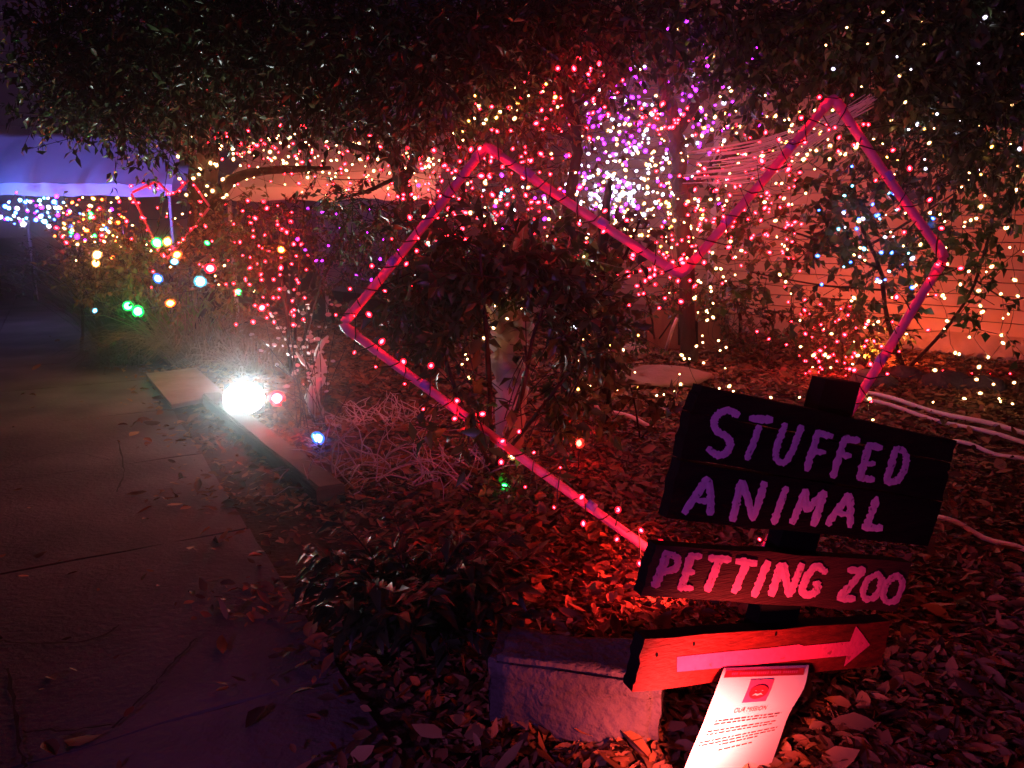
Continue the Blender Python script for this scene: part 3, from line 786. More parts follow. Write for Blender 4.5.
def twigs(name, label, cat, px, py, n, L, Yj, m_, spread):
    c = G(px, py); base = Vector((c.x, c.y, 0)); mb = MB()
    for i in range(n):
        s = c + Vector((rng.uniform(-spread, spread), rng.uniform(-Yj, Yj), 0.01))
        d = Vector((rng.gauss(0, 1), rng.gauss(0, .6), rng.uniform(0.15, 1.0))).normalized()
        ps = [s]
        for k in range(5):
            d = (d + Vector((rng.gauss(0, .45), rng.gauss(0, .4), rng.gauss(-0.08, .3)))).normalized()
            q = ps[-1] + d * L / 5; q.z = max(q.z, 0.012); ps.append(q)
            if rng.random() < 0.6:
                e = q + (d + Vector((rng.gauss(0, .9), rng.gauss(0, .7), rng.gauss(0, .7)))).normalized() * L * 0.22; e.z = max(e.z, .012)
                mb.tube([q, e], [0.003, 0.001], 3, False)
        mb.tube(ps, [0.006 - 0.0008 * k for k in range(6)], 4, False)
    return tag(mb.build(name, m_, None, base, True, False), label, cat)
twigs('bare_twigs', 'tangle of bare grey twigs lit violet at the foot of the heart', 'twigs', 408, 482, 70, 0.42, 0.25, M['greytwig'], 0.48)
twigs('silvery_brush', 'pile of silvery dry brush right of the blue bulb', 'twigs', 385, 425, 60, 0.26, 0.2, M['silver'], 0.34)
# gnarled pale branch
mb = MB(); gb = G(318, 415)
mb.tube(spline([gb, P(312, 395, 5.6), P(322, 372, 5.6), P(318, 352, 5.6), P(328, 336, 5.6)], 6), [0.05, 0.055, 0.06, 0.05, 0.052, 0.06, 0.045, 0.05, 0.04, 0.045, 0.05, 0.04, 0.04, 0.035, 0.035, 0.03, 0.03, 0.028, 0.026, 0.022, 0.02, 0.018, 0.016, 0.012, 0.008], 8)
mb.tube([P(316, 372, 5.6), P(303, 362, 5.58), P(296, 352, 5.6)], [0.025, 0.018, 0.006], 6)
tag(mb.build('gnarled_branch', M['silver'], None, gb, True, False), 'pale gnarled stump of driftwood standing right of the floodlight', 'driftwood')

# ================================================================== GROUND THINGS
# long dark timber along the path edge
t0 = G(318, 508); t1 = G(203, 408)
tl = t1 - t0; L = tl.length; td = tl.normalized(); ts = Vector((td.y, -td.x, 0))
if ts.x < 0: ts = -ts
tm = MB()
K = 14; prof = [(0, 0.0), (0.0, 0.10), (0.012, 0.115), (0.135, 0.115), (0.15, 0.1), (0.15, 0.0)]
vs = []; fs = []
for i in range(K + 1):
    for (s, z) in prof:
        vs.append(t0 + td * (L * i / K) + ts * (s + rng.gauss(0, .003)) + Vector((0, 0, z + (rng.gauss(0, .003) if z else 0.002))))
n = len(prof)
for i in range(K):
    for j in range(n): fs.append((i * n + j, i * n + (j + 1) % n, (i + 1) * n + (j + 1) % n, (i + 1) * n + j))
fs.append(tuple(range(n))); fs.append(tuple(K * n + j for j in range(n)))
tm.add(vs, fs)
tag(tm.build('landscape_timber', M['timber'], None, t0), 'long dark weathered timber edging the bed from the floodlight towards the viewer', 'timber')
pk = MB()
pk.prism([G(146, 377, 0.05), G(196, 371, 0.05), G(226, 398, 0.05), G(172, 409, 0.05)], (0, 0, 0.035))
tag(pk.build('loose_plank', M['plank'], None, G(180, 388)), 'short flat grey brown plank lying between the grass and the path', 'plank')

# stone block
def stone_block():
    c = G(570, 752); base = Vector((c.x, c.y, 0))
    Lb, Hb, Db = 0.49, 0.26, 0.20
    ang = R(-14)
    ux = Vector((math.cos(ang), math.sin(ang), 0)); uy = Vector((-ux.y, ux.x, 0))
    bm = bmesh.new()
    bmesh.ops.create_cube(bm, size=1.0)
    bmesh.ops.bevel(bm, geom=list(bm.edges), offset=0.06, segments=2, affect='EDGES')
    bmesh.ops.subdivide_edges(bm, edges=bm.edges, cuts=9, use_grid_fill=True)
    from mathutils import noise
    for v in bm.verts:
        x, y, z = v.co
        pos = ux * (x * Lb) + uy * (y * Db) + Vector((0, 0, (z + 0.5) * Hb))
        q = pos * 7
        nrm = (ux * x + uy * y + Vector((0, 0, z))).normalized()
        amp = 0.012 * noise.noise(q) + 0.007 * noise.noise(q * 2.7) + 0.004 * noise.noise(q * 7)
        edge_ = sorted((abs(x), abs(y), abs(z)))[1]           # chipped along the arrises
        if edge_ > 0.36: amp -= 0.030 * max(0, noise.noise(q * 1.8 + Vector((3, 1, 7))))
        pos += nrm * amp
        if y < -0.3 and z < 0.2:        # rough broken face under the smooth upper course
            pos += uy * 0.020
            cell = math.floor(x * 2.6 + 0.4 + 0.25 * noise.noise(q))
            pos += uy * (0.013 * ((cell % 2) * 2 - 1)) + uy * 0.022 * noise.noise(q * 1.2) + uy * 0.008 * noise.noise(q * 4)
        if z < -0.45: pos.z = 0.006
        v.co = pos
    bmesh.ops.recalc_face_normals(bm, faces=bm.faces)
    me = bpy.data.meshes.new('stone_block'); bm.to_mesh(me); bm.free(); me.materials.append(M['stone']); me.shade_smooth()
    o = bpy.data.objects.new('stone_block', me); COL.objects.link(o)
    o.location = base + uy * Db * 0.5
    tag(o, 'rough hewn grey stone block lying on the leaves left of the sign', 'stone block')
stone_block()

# white pipes lying on the bed
def pipe_on_ground(p, q, r, label, z=None):
    a = G(*p, r + 0.055); b_ = G(*q, r + 0.055); mb = MB()
    s = [a.lerp(b_, i / 12) + Vector((0, 0, 0.012 * math.sin(i * 0.9))) for i in range(13)]
    mb.tube(s, r, 10); tag(mb.build('edging_pipe', M['whitepvc'], None, a, True), label, 'pipe', 'white pipes edging the bed')
pipe_on_ground((864, 392), (1060, 443), 0.017, 'upper of the two close white pipes running right from the heart')
pipe_on_ground((864, 399), (1060, 453), 0.015, 'lower of the two close white pipes running right from the heart')
pipe_on_ground((953, 441), (1060, 470), 0.013, 'single white pipe emerging from behind the upper right corner of the sign')
pipe_on_ground((938, 517), (1060, 566), 0.012, 'nearest white pipe running right from the lower edge of the top board')
pipe_on_ground((575, 398), (652, 426), 0.016, 'short white pipe crossing the litter left of the sign behind the ivy trunk')
pipe_on_ground((614, 371), (668, 380), 0.016, 'farther short white pipe beside the pale earth mound')
mb = MB(); mb.tube([G(664, 357), P(672, 330, 6.9), P(677, 318, 6.9)], [0.018, 0.016, 0.014], 8)
tag(mb.build('garden_stake', M['whitepvc'], None, G(664, 357), True), 'short pale stake leaning in front of the brown gabled box', 'stake')

# brown gabled box near the wall
gb = G(690, 352); base = Vector((gb.x, gb.y, 0)); Yg = gb.y
gp = [P(648, 352, Yg), P(646, 318, Yg), P(692, 287, Yg), P(704, 290, Yg), P(727, 312, Yg), P(729, 352, Yg)]
for i in (0, 5): gp[i].z = 0.0
mb = MB(); mb.prism(gp, (0.15, 0.5, 0)); rb = mb.build('gabled_box', M['rust'], None, base)
tag(rb, 'brown wooden box with a pitched top standing near the house wall', 'wooden box')
mb = MB(); cx = P(688, 330, Yg - 0.01)
mb.prism([P(678, 345, Yg - .012), P(678, 322, Yg - .012), P(688, 314, Yg - .012), P(698, 322, Yg - .012), P(698, 345, Yg - .012)], (0, 0.008, 0)); mb.build('doorway', M['board'], rb, base)

def boulder(px, py, r, label, m_, flat=0.6):
    from mathutils import noise
    c = G(px, py); bm = bmesh.new(); bmesh.ops.create_icosphere(bm, subdivisions=3, radius=1)
    sd = rng.uniform(0, 50)
    for v in bm.verts:
        d = v.co.normalized(); k = 1 + 0.28 * noise.noise(d * 1.6 + Vector((sd, 0, 0))) + 0.1 * noise.noise(d * 4 + Vector((0, sd, 0)))
        v.co = Vector((d.x * r * k, d.y * r * k * 0.85, max(-0.02, d.z * r * k * flat + r * 0.2)))
    me = bpy.data.meshes.new('boulder'); bm.to_mesh(me); bm.free(); me.materials.append(m_); me.shade_smooth()
    o = bpy.data.objects.new('boulder', me); COL.objects.link(o); o.location = c
    tag(o, label, 'boulder', 'boulders along the wall')
boulder(872, 388, 0.2, 'rounded grey boulder just right of where the heart pipe meets the ground', M['stone'])
boulder(905, 380, 0.17, 'smaller grey boulder at the foot of the climber', M['stone'])
boulder(945, 388, 0.2, 'rounded boulder under the warm bulbs on the wall', M['stone'])
boulder(985, 392, 0.18, 'boulder farthest right along the wall', M['stone'])
boulder(632, 356, 0.16, 'squarish tan rock left of the leaning stake', M['terra'], 0.8)
boulder(665, 384, 0.42, 'long low mound of pale earth behind the sign', M['terra'], 0.16)

# ================================================================== HEART OF PINK PIPES
def HY(py): return 2.86 + (605 - py) / 500 * 0.52
HV = [(728, 606), (342, 325), (486, 146), (681, 275), (833, 97), (945, 257)]
H3 = [P(x, y, HY(y)) for x, y in HV]
hbase = Vector((H3[0].x, H3[0].y, 0))
heart = thing('heart_frame', hbase, 'large heart made of straight pink plastic pipes standing on its point', 'heart decoration')
PR = 0.0185
for i in range(6):
    a = H3[i]; c = H3[(i + 1) % 6]; d = (c - a).normalized()
    s = [a.lerp(c, k / 10) + Vector((0, 0, -0.008 * math.sin(math.pi * k / 10))) for k in range(11)]
    s[0] = a + d * 0.012; s[-1] = c - d * 0.012
    mb = MB(); mb.tube(s, PR, 12); mb.build('pipe', M['pvc'], heart, hbase, True)
for i in range(6):
    mb = MB(); a = H3[i]; d1 = (H3[i - 1] - a).normalized(); d2 = (H3[(i + 1) % 6] - a).normalized()
    mb.tube([a + d1 * 0.07, a + d1 * 0.03, a + (d1 + d2) * 0.006, a + d2 * 0.03, a + d2 * 0.07], PR * 1.18, 12)
    mb.build('elbow', M['pvc'], heart, hbase, True)
# bits of violet tape
for i, f in ((1, 0.35), (2, 0.22), (2, 0.6), (3, 0.3), (3, 0.72), (0, 0.35), (0, 0.78), (4, 0.5), (5, 0.3), (5, 0.62)):
    a = H3[i].lerp(H3[(i + 1) % 6], f); d = (H3[(i + 1) % 6] - H3[i]).normalized()
    mb = MB(); mb.tube([a - d * 0.02, a + d * 0.02], PR * 1.1, 12); mb.build('tape', M['bluetape'], heart, hbase, True)
# its red lights: a wire wound round the pipes
hp = []
for i in range(6):
    a = H3[i]; c = H3[(i + 1) % 6]; L = (c - a).length; n = int(L / 0.062)
    d = (c - a).normalized(); u = d.cross(Vector((0, -1, 0))).normalized()
    for k in range(n):
        f = (k + 0.5 + rng.uniform(-.3, .3)) / n
        sgn = 1 if k % 2 else -1
        hp.append(a.lerp(c, f) + u * sgn * rng.uniform(0.028, 0.075) + Vector((0, -rng.uniform(0.0, 0.05), 0)))
half = len(hp) // 2
light_string(hp[:half], 'red mini lights wound along the left half of the big pink heart', 'red', 0.0085, 0.008, wire=0.003)
light_string(hp[half:], 'red mini lights wound along the right half of the big pink heart', 'red', 0.0085, 0.008, wire=0.003)

# farther, smaller heart frame
S2 = [(165, 262), (131, 193), (157, 181), (172, 196), (190, 179), (210, 207)]
F3 = [P(x, y, 8.1 + (262 - y) / 80 * 0.2) for x, y in S2]
fb = Vector((F3[0].x, F3[0].y, 0))
hb2 = thing('heart_frame', fb, 'smaller pink pipe heart half hidden in the grasses at left', 'heart decoration')
for i in range(6):
    a, c = F3[i], F3[(i + 1) % 6]; d = (c - a).normalized()
    mb = MB(); mb.tube([a + d * 0.012, c - d * 0.012], 0.012, 10); mb.build('pipe', M['pvc'], hb2, fb, True)
pts = []
for i in (1, 2, 3, 4, 5, 0):
    a, c = F3[i], F3[(i + 1) % 6]; n = max(3, int((c - a).length / 0.11))
    for k in range(n): pts.append(a.lerp(c, (k + 0.5) / n) + Vector((rng.gauss(0, .025), -0.03, rng.gauss(0, .025))))
light_string(pts, 'red mini lights outlining the small heart at left', 'red', 0.015, 0.01)

# ================================================================== THE SIGN
YAW = R(22); SH = Vector((math.cos(YAW), math.sin(YAW), 0)); SN = Vector((math.sin(YAW), -math.cos(YAW), 0))
SO = P(800, 560, 1.92)
def S(px, py, off=0.0):
    d = ray(px, py); o = Vector((0, 0, CAM_Z)); p0 = SO + SN * off
    return o + d * ((p0 - o).dot(SN) / d.dot(SN))
post_bot = S(684, 832, -0.05); 
sbase = Vector((post_bot.x, post_bot.y, 0))
sign = thing('wooden_sign', sbase, 'leaning black wooden sign post with three painted boards at lower right', 'sign')
TH = 0.036
def rough_quad(cs, n=9, j=0.6):
    out = []
    for i in range(4):
        (x0, y0), (x1, y1) = cs[i], cs[(i + 1) % 4]
        for k in range(n):
            t = k / n; jj = j if k else 0.2
            out.append((x0 + (x1 - x0) * t + rng.gauss(0, jj), y0 + (y1 - y0) * t + rng.gauss(0, jj)))
    return out
def board(name, quads, mface, medge, thick, label, off=0.0, parent=None):
    o = None
    mb = MB(); me_i = []
    for q in quads:
        poly = [S(x, y, off) for x, y in rough_quad(q)]
        nf = len(mb.f)
        mb.prism(poly, SN * -thick)
        me_i += [0] + [1] * (len(mb.f) - nf - 1)
    ob = mb.build(name, mface, parent or sign, sbase, False, False)
    ob.data.materials.append(medge)
    ob.data.polygons.foreach_set('material_index', me_i)
    bm = bmesh.new(); bm.from_mesh(ob.data); bmesh.ops.recalc_face_normals(bm, faces=bm.faces); bm.to_mesh(ob.data); bm.free()
    if label: ob['label'] = label
    return ob
pb = MB()
pp = [S(826, 379, -0.04), S(861, 383, -0.04), S(776, 700, -0.04), S(746, 835, -0.04), S(702, 832, -0.04), S(736, 700, -0.04)]
pb.prism(pp, SN * -0.05); pb.build('post', M['edge'], sign, sbase)
B1 = board('sign_board', [[(702, 386), (957, 441), (951, 462), (691, 412)], [(690.5, 413.3), (950.5, 463.4), (943, 501), (681, 459)], [(680.5, 460.5), (942.5, 502.6), (928, 546), (666, 518)]],
           M['board'], M['edge'], TH, 'top board of three planks coloured black as unlit, reading STUFFED ANIMAL')
B2 = board('sign_board', [[(656, 545), (912, 563), (896, 612), (641, 596)]], M['maroon'], M['edge'], TH, 'middle board coloured with dim red light, with black edges, reading PETTING ZOO')
B3 = board('sign_board', [[(645, 639), (890, 621), (882, 665), (632, 692)]], M['redboard'], M['edge'], TH + 0.01, 'lowest board coloured with red lamp light, painted with an arrow pointing right')

STK = [0]
def stroke(mb, pts, wpx, closed=False):
    pts = [Vector((x, y)) for x, y in pts]
    if len(pts) > 2:
        s3 = spline([Vector((p.x, p.y, 0)) for p in (pts + [pts[0]] if closed else pts)], 8)
    else:
        k = max(4, int((pts[1] - pts[0]).length / 1.8)); s3 = [Vector((*pts[0].lerp(pts[1], i / k), 0)) for i in range(k + 1)]
    STK[0] += 1
    off = 0.002 + 0.00022 * (STK[0] % 14)
    n = len(s3); vs = []; fs = []
    for i, p in enumerate(s3):
        if closed: t = s3[(i + 1) % (n - 1)] - s3[(i - 1) % (n - 1)]
        else: t = s3[min(i + 1, n - 1)] - s3[max(i - 1, 0)]
        t.normalize(); nn = Vector((-t.y, t.x, 0))
        ww = wpx * 0.5 * rng.uniform(0.86, 1.14)
        if not closed and i in (0, n - 1): ww *= 0.62; p = p + t * (wpx * 0.30) * (1 if i else -1)
        a = p + nn * (ww + rng.gauss(0, .42)); c = p - nn * (ww + rng.gauss(0, .42))
        vs += [S(a.x, a.y, off), S(p.x, p.y, off + 0.0006), S(c.x, c.y, off)]
    for i in range(n - 1):
        a = 3 * i
        fs += [(a, a + 1, a + 4, a + 3), (a + 1, a + 2, a + 5, a + 4)]
    mb.add(vs, fs)
def cv(o, pts): return [(o[0] + x / 6.4, o[1] + y / 6.4) for x, y in pts]
o1, o2, o3, o4, o5, o6 = (660, 370), (810, 370), (660, 450), (800, 450), (630, 530), (770, 530)
lt = MB()
for o, pts, wd in [
    (o1, [(495, 288), (440, 258), (378, 280), (348, 325), (360, 385), (425, 425), (448, 475), (425, 530), (370, 545), (312, 508)], 7.6),
    (o1, [(585, 310), (708, 320)], 8.2), (o1, [(632, 365), (600, 460), (558, 565)], 7),
    (o1, [(800, 350), (770, 430), (742, 520), (752, 580), (800, 588), (845, 520), (880, 430), (905, 365)], 6.8),
    (o2, [(45, 400), (135, 425)], 7.2), (o1, [(1005, 410), (975, 520), (940, 635)], 7.4), (o2, [(25, 522), (92, 526)], 6),
    (o2, [(222, 440), (308, 450)], 7.2), (o2, [(218, 450), (185, 560), (148, 680)], 7.2), (o2, [(205, 545), (255, 550)], 6.2),
    (o2, [(375, 483), (452, 497)], 7.2), (o2, [(372, 490), (345, 600), (318, 690)], 7.6), (o2, [(350, 595), (408, 600)], 6.4), (o2, [(320, 690), (402, 700)], 6.8),
    (o2, [(548, 505), (520, 610), (488, 705)], 7.2), (o2, [(552, 505), (605, 525), (615, 590), (590, 665), (545, 715), (488, 712)], 6.8),
    (o3, [(300, 185), (235, 285), (158, 395)], 8), (o3, [(312, 190), (325, 300), (322, 405)], 7.6), (o3, [(240, 322), (320, 330)], 6),
    (o3, [(520, 205), (465, 445)], 7.4), (o3, [(535, 210), (565, 330), (595, 440)], 7.8), (o3, [(600, 430), (668, 215)], 7.4),
    (o3, [(806, 245), (728, 465)], 7.2),
    (o3, [(930, 265), (848, 462)], 7.2), (o4, [(35, 262), (42, 385)], 7.2), (o4, [(45, 385), (150, 272)], 7), (o4, [(155, 275), (125, 370), (88, 475)], 7.6),
    (o4, [(308, 290), (250, 370), (178, 470)], 7.4), (o4, [(318, 290), (325, 390), (318, 485)], 7.2), (o4, [(240, 405), (318, 412)], 6),
    (o4, [(492, 310), (430, 475)], 7.2), (o4, [(410, 490), (515, 500)], 8.0)]:
    stroke(lt, cv(o, pts), wd)
lt.build('lettering', M['paint'], B1, sbase, False, False)
lt = MB()
for o, pts, wd, cl in [
    (o5, [(238, 150), (200, 260), (160, 352)], 9.5, 0), (o5, [(250, 150), (305, 185), (290, 245), (215, 268)], 7.2, 0),
    (o5, [(390, 170), (360, 270), (330, 365)], 8.8, 0), (o5, [(385, 162), (450, 170)], 6.6, 0), (o5, [(350, 268), (405, 270)], 6, 0), (o5, [(315, 370), (395, 372)], 6.2, 0),
    (o5, [(515, 180), (635, 192)], 7.6, 0), (o5, [(570, 195), (530, 300), (495, 380)], 8.2, 0),
    (o5, [(690, 200), (800, 212)], 7.8, 0), (o5, [(745, 215), (705, 310), (668, 390)], 8.2, 0),
    (o5, [(880, 210), (795, 415)], 8, 0),
    (o6, [(70, 225), (10, 410)], 8.2, 0), (o6, [(85, 225), (122, 415)], 8.2, 0), (o6, [(128, 410), (203, 225)], 7, 0),
    (o6, [(352, 270), (300, 232), (245, 285), (210, 360), (215, 408), (270, 410), (305, 375), (300, 340)], 7.6, 0),
    (o6, [(508, 257), (600, 258)], 7, 0), (o6, [(590, 270), (520, 350), (450, 425)], 7.4, 0), (o6, [(440, 438), (535, 440)], 7, 0),
    (o6, [(690, 280), (715, 330), (680, 420), (620, 442), (595, 400), (625, 320)], 6.6, 1),
    (o6, [(820, 290), (848, 345), (810, 440), (750, 460), (725, 410), (762, 325)], 6.6, 1)]:
    stroke(lt, cv(o, pts), wd, bool(cl))
lt.build('lettering', M['paintpk'], B2, sbase, False, False)
ar = MB()
top = [(677, 657), (700, 654.5), (730, 651.5), (770, 648), (799, 644.5), (804, 646), (850, 641.5), (856, 626), (863, 635), (870, 645)]
bot = [(844, 666.5), (846.5, 655.8), (800, 660), (760, 664), (720, 668), (677, 672)]
ar.add([S(x, y, 0.002) for x, y in top + bot], [tuple(range(len(top + bot)))])
ar.build('arrow', M['arrowpaint'], B3, sbase, False, False)
for x, y in ((657, 655), (694, 632 + 12), (776, 634)):
    mb = MB(); c = S(x, y, 0.0015); u = SH * 0.004; v = Vector((0, 0, 0.006))
    mb.add([c + u * math.cos(k) + v * math.sin(k) for k in [i * 0.785 for i in range(8)]], [tuple(range(8))]); mb.build('knot', M['edge'], B3, sbase, False, False)

# notice sheet hanging below the arrow
LC = [(724, 668), (715, 692), (702, 726), (686, 764), (672, 800)]
RC = [(809, 665), (804, 688), (789, 714), (779, 742), (760, 796)]
def cur(c, v):
    s = spline([Vector((x, y, 0)) for x, y in c], 8); f = v * (len(s) - 1); k = min(int(f), len(s) - 2)
    return s[k].lerp(s[k + 1], f - k)
def SHEET(u, v, lift=0.0):
    a = cur(LC, v); c = cur(RC, v); q = a.lerp(c, u)
    off = 0.006 + 0.045 * math.sin(v * math.pi * 0.9) + 0.022 * math.sin(u * math.pi) * v + 0.02 * v
    return S(q.x, q.y, off + lift)
nb = SHEET(0.5, 1.0)
nbase = Vector((nb.x, nb.y, nb.z))
mb = MB(); vs = []; fs = []; n = 16
for j in range(n + 1):
    for i in range(n + 1): vs.append(SHEET(i / n, j / n))
for j in range(n):
    for i in range(n): fs.append((j * (n + 1) + i, j * (n + 1) + i + 1, (j + 1) * (n + 1) + i + 1, (j + 1) * (n + 1) + i))
mb.add(vs, fs)
notice = tag(mb.build('notice_sheet', M['paper'], None, nbase, True, False), 'curled white printed notice with a red heading hanging under the arrow board', 'notice')
def on_sheet(name, polys, m_, lift, grid=1):
    mb = MB()
    for poly in polys: mb.add([SHEET(u, v, lift) for u, v in poly], [tuple(range(len(poly)))])
    return mb.build(name, m_, notice, nbase, False, False)
def band(u0, v0, u1, v1, k=8):
    return [[(u0 + (u1 - u0) * i / k, v0), (u0 + (u1 - u0) * (i + 1) / k, v0), (u0 + (u1 - u0) * (i + 1) / k, v1), (u0 + (u1 - u0) * i / k, v1)] for i in range(k)]
on_sheet('header_band', band(0.04, 0.045, 0.955, 0.125), M['redink'], 0.0012)
hl = []
u = 0.12
for L_ in (3, 7, 6, 5, 7):
    for k in range(L_): hl.append([(u, 0.072), (u + 0.017, 0.072), (u + 0.017, 0.100), (u, 0.100)]); u += 0.0245
    u += 0.02
on_sheet('heading', hl, M['pinkink'], 0.0024)
on_sheet('picture', [x for r_ in range(4) for x in band(0.36, 0.155 + r_ * 0.05, 0.63, 0.205 + r_ * 0.05, 4)], M['pinkink'], 0.0012)
cir = [(0.50 + 0.105 * math.cos(k * .3927), 0.268 + 0.062 * math.sin(k * .3927)) for k in range(16)]
on_sheet('emblem', [cir], M['redink'], 0.0030)
on_sheet('emblem_mark', [[(0.44, 0.298), (0.47, 0.278), (0.50, 0.286), (0.53, 0.277), (0.565, 0.296), (0.53, 0.292), (0.50, 0.302), (0.47, 0.293)], [(0.45, 0.255), (0.47, 0.251), (0.47, 0.26)], [(0.53, 0.251), (0.55, 0.255), (0.53, 0.26)]], M['paper'], 0.0042)
fc = bpy.data.curves.new('title', 'FONT'); fc.body = 'OUR MISSION'; fc.size = 1.0; fc.align_x = 'CENTER'
fo = bpy.data.objects.new('title', fc); COL.objects.link(fo)
bpy.context.view_layer.update()
fm = bpy.data.meshes.new_from_object(fo.evaluated_get(bpy.context.evaluated_depsgraph_get()))
bpy.data.objects.remove(fo)
xs = [v.co.x for v in fm.vertices]; W_ = max(xs) - min(xs)
for v in fm.vertices:
    q = SHEET(0.50 + v.co.x / W_ * 0.37, 0.432 - v.co.y * 0.050, 0.0016); v.co = q - nbase
fm.materials.clear(); fm.materials.append(M['ink'])
to = bpy.data.objects.new('title', fm); COL.objects.link(to); to.parent = notice
lines = []
for v, u0, u1 in ((0.475, 0.14, 0.90), (0.497, 0.14, 0.86), (0.545, 0.10, 0.88), (0.567, 0.10, 0.85), (0.615, 0.06, 0.92), (0.637, 0.06, 0.90), (0.660, 0.30, 0.72), (0.70, 0.32, 0.68)):
    u = u0
    while u < u1:
        L_ = rng.uniform(0.02, 0.07); lines.append([(u, v), (min(u + L_, u1), v), (min(u + L_, u1), v + 0.009), (u, v + 0.009)]); u += L_ + 0.014
on_sheet('small_print', lines, M['ink'], 0.0014)

# ================================================================== LAMPS
def aim(o, d): o.rotation_euler = Vector(d).to_track_quat('-Z', 'Y').to_euler()
def lamp(kind, name, loc, col, power, parent=None, **kw):
    ld = bpy.data.lights.new(name, kind); ld.color = col; ld.energy = power
    for k, v in kw.items(): setattr(ld, k, v)
    o = bpy.data.objects.new(name, ld); COL.objects.link(o)
    if parent: o.parent = parent; o.location = Vector(loc) - Vector(parent.location)
    else: o.location = loc
    return o
def spot_fixture(name, c, d, label, cat, lens_col, lens_s, size=0.05):
    """small round garden spotlight: ground stake, can, lens"""
    c = Vector(c); d = Vector(d).normalized(); base = Vector((c.x, c.y, 0))
    root = thing(name, base, label, cat)
    can = MB(); can.tube([c - d * size * 2.2, c - d * size * 1.8, c - d * 0.002], [size * 0.5, size * 0.9, size], 14); can.build('housing', M['black'], root, base, False)
    ln = MB(); u = d.orthogonal().normalized(); v = d.cross(u)
    ln.add([c + d * 0.001 + (u * math.cos(k * .449) + v * math.sin(k * .449)) * size * 0.88 for k in range(14)], [tuple(range(14))])
    ln.build('lens', emit(name + '_lens', lens_col, lens_s, 'NONE'), root, base, False, False)
    sk = MB(); sk.tube([c - d * size * 1.2, Vector((c.x, c.y, 0.0))], 0.008, 6); sk.build('stake', M['black'], root, base)
    return root

# white floodlight at the end of the timber
FC = P(244, 398, 5.75)
fl_d = Vector((0.22, -0.76, 0.50)).normalized()
fbase = Vector((FC.x, FC.y, 0))
fl = thing('floodlight', fbase, 'blazing white floodlight on the ground at the far end of the timber', 'floodlight')
fu = fl_d.cross(Vector((0, 0, 1))).normalized(); fv = fu.cross(fl_d)
hs = MB(); hs.box(FC - fl_d * 0.05, fu * 0.14, fv * 0.12, fl_d * 0.045); hs.build('housing', M['black'], fl, fbase)
ls = MB(); k = 20
ls.add([FC + fl_d * 0.004 + fu * 0.15 * math.copysign(abs(math.cos(i * 2 * math.pi / k)) ** 1.0, math.cos(i * 2 * math.pi / k)) + fv * 0.13 * math.copysign(abs(math.sin(i * 2 * math.pi / k)) ** 1.0, math.sin(i * 2 * math.pi / k)) for i in range(k)], [tuple(range(k))])
ls.build('lens', emit('floodlight_lens', (0.80, 0.92, 1.0), 36, 'AUTO'), fl, fbase, False, False)
br = MB()
for sg in (-1, 1): br.tube([FC - fl_d * 0.05 + fu * 0.185 * sg, FC - fl_d * 0.1 + fu * 0.185 * sg - Vector((0, 0, 0.12)), Vector((FC.x, FC.y + 0.1, 0.005)) + fu * 0.1 * sg], 0.01, 6)
br.build('bracket', M['black'], fl, fbase)
o = lamp('SPOT', 'flood_beam', FC + fl_d * 0.03, (0.86, 1.0, 0.96), 200, fl, spot_size=R(125), spot_blend=0.7, shadow_soft_size=0.08)
aim(o, Vector((0.12, -0.5, 0.85)))

# red spotlight under the sign
RC_ = SHEET(0.45, 0.80, 0.165); 
rs = spot_fixture('red_spotlight', RC_ + Vector((0.0, 0.0, -0.05)), Vector((0.05, 0.75, 0.65)), 'small red spotlight close below the printed notice', 'spotlight', (1, 0.05, 0.04), 12, 0.022)
o = lamp('SPOT', 'red_glow', RC_ + Vector((0, 0, -0.045)), (1.0, 0.10, 0.085), 80, rs, shadow_soft_size=0.03, spot_size=R(124), spot_blend=0.8); aim(o, Vector((0.0, 0.9, 0.06)))

# red glowing garden lamp low against the wall
wc = G(862, 372) + Vector((0, 0, 0.12))
rw = spot_fixture('red_spotlight', wc, WN * -1 + Vector((0.1, 0, 0.9)), 'red garden spotlight hidden in the low bush and washing the house wall', 'spotlight', (1, 0.05, 0.04), 12, 0.05)
o = lamp('SPOT', 'wall_wash', wc + Vector((0, 0, 0.03)), (1.0, 0.12, 0.035), 400, rw, spot_size=R(160), spot_blend=0.8, shadow_soft_size=0.1); aim(o, -WN + Vector((0, 0, 0.7)))

# red garden lamp behind the boards, lighting the leaves left of the sign
rc = G(716, 612) + Vector((0.0, 0.05, 0.16))
rl = spot_fixture('red_spotlight', rc, Vector((-0.75, 0.35, -0.25)), 'red garden spotlight behind the boards shining on the leaves left of the sign', 'spotlight', (1, 0.05, 0.04), 8, 0.035)
o = lamp('SPOT', 'red_beam', rc + Vector((-0.03, 0.0, -0.01)), (1.0, 0.035, 0.03), 90, rl, spot_size=R(140), spot_blend=0.9, shadow_soft_size=0.04); aim(o, Vector((-0.75, 0.45, -0.2)))

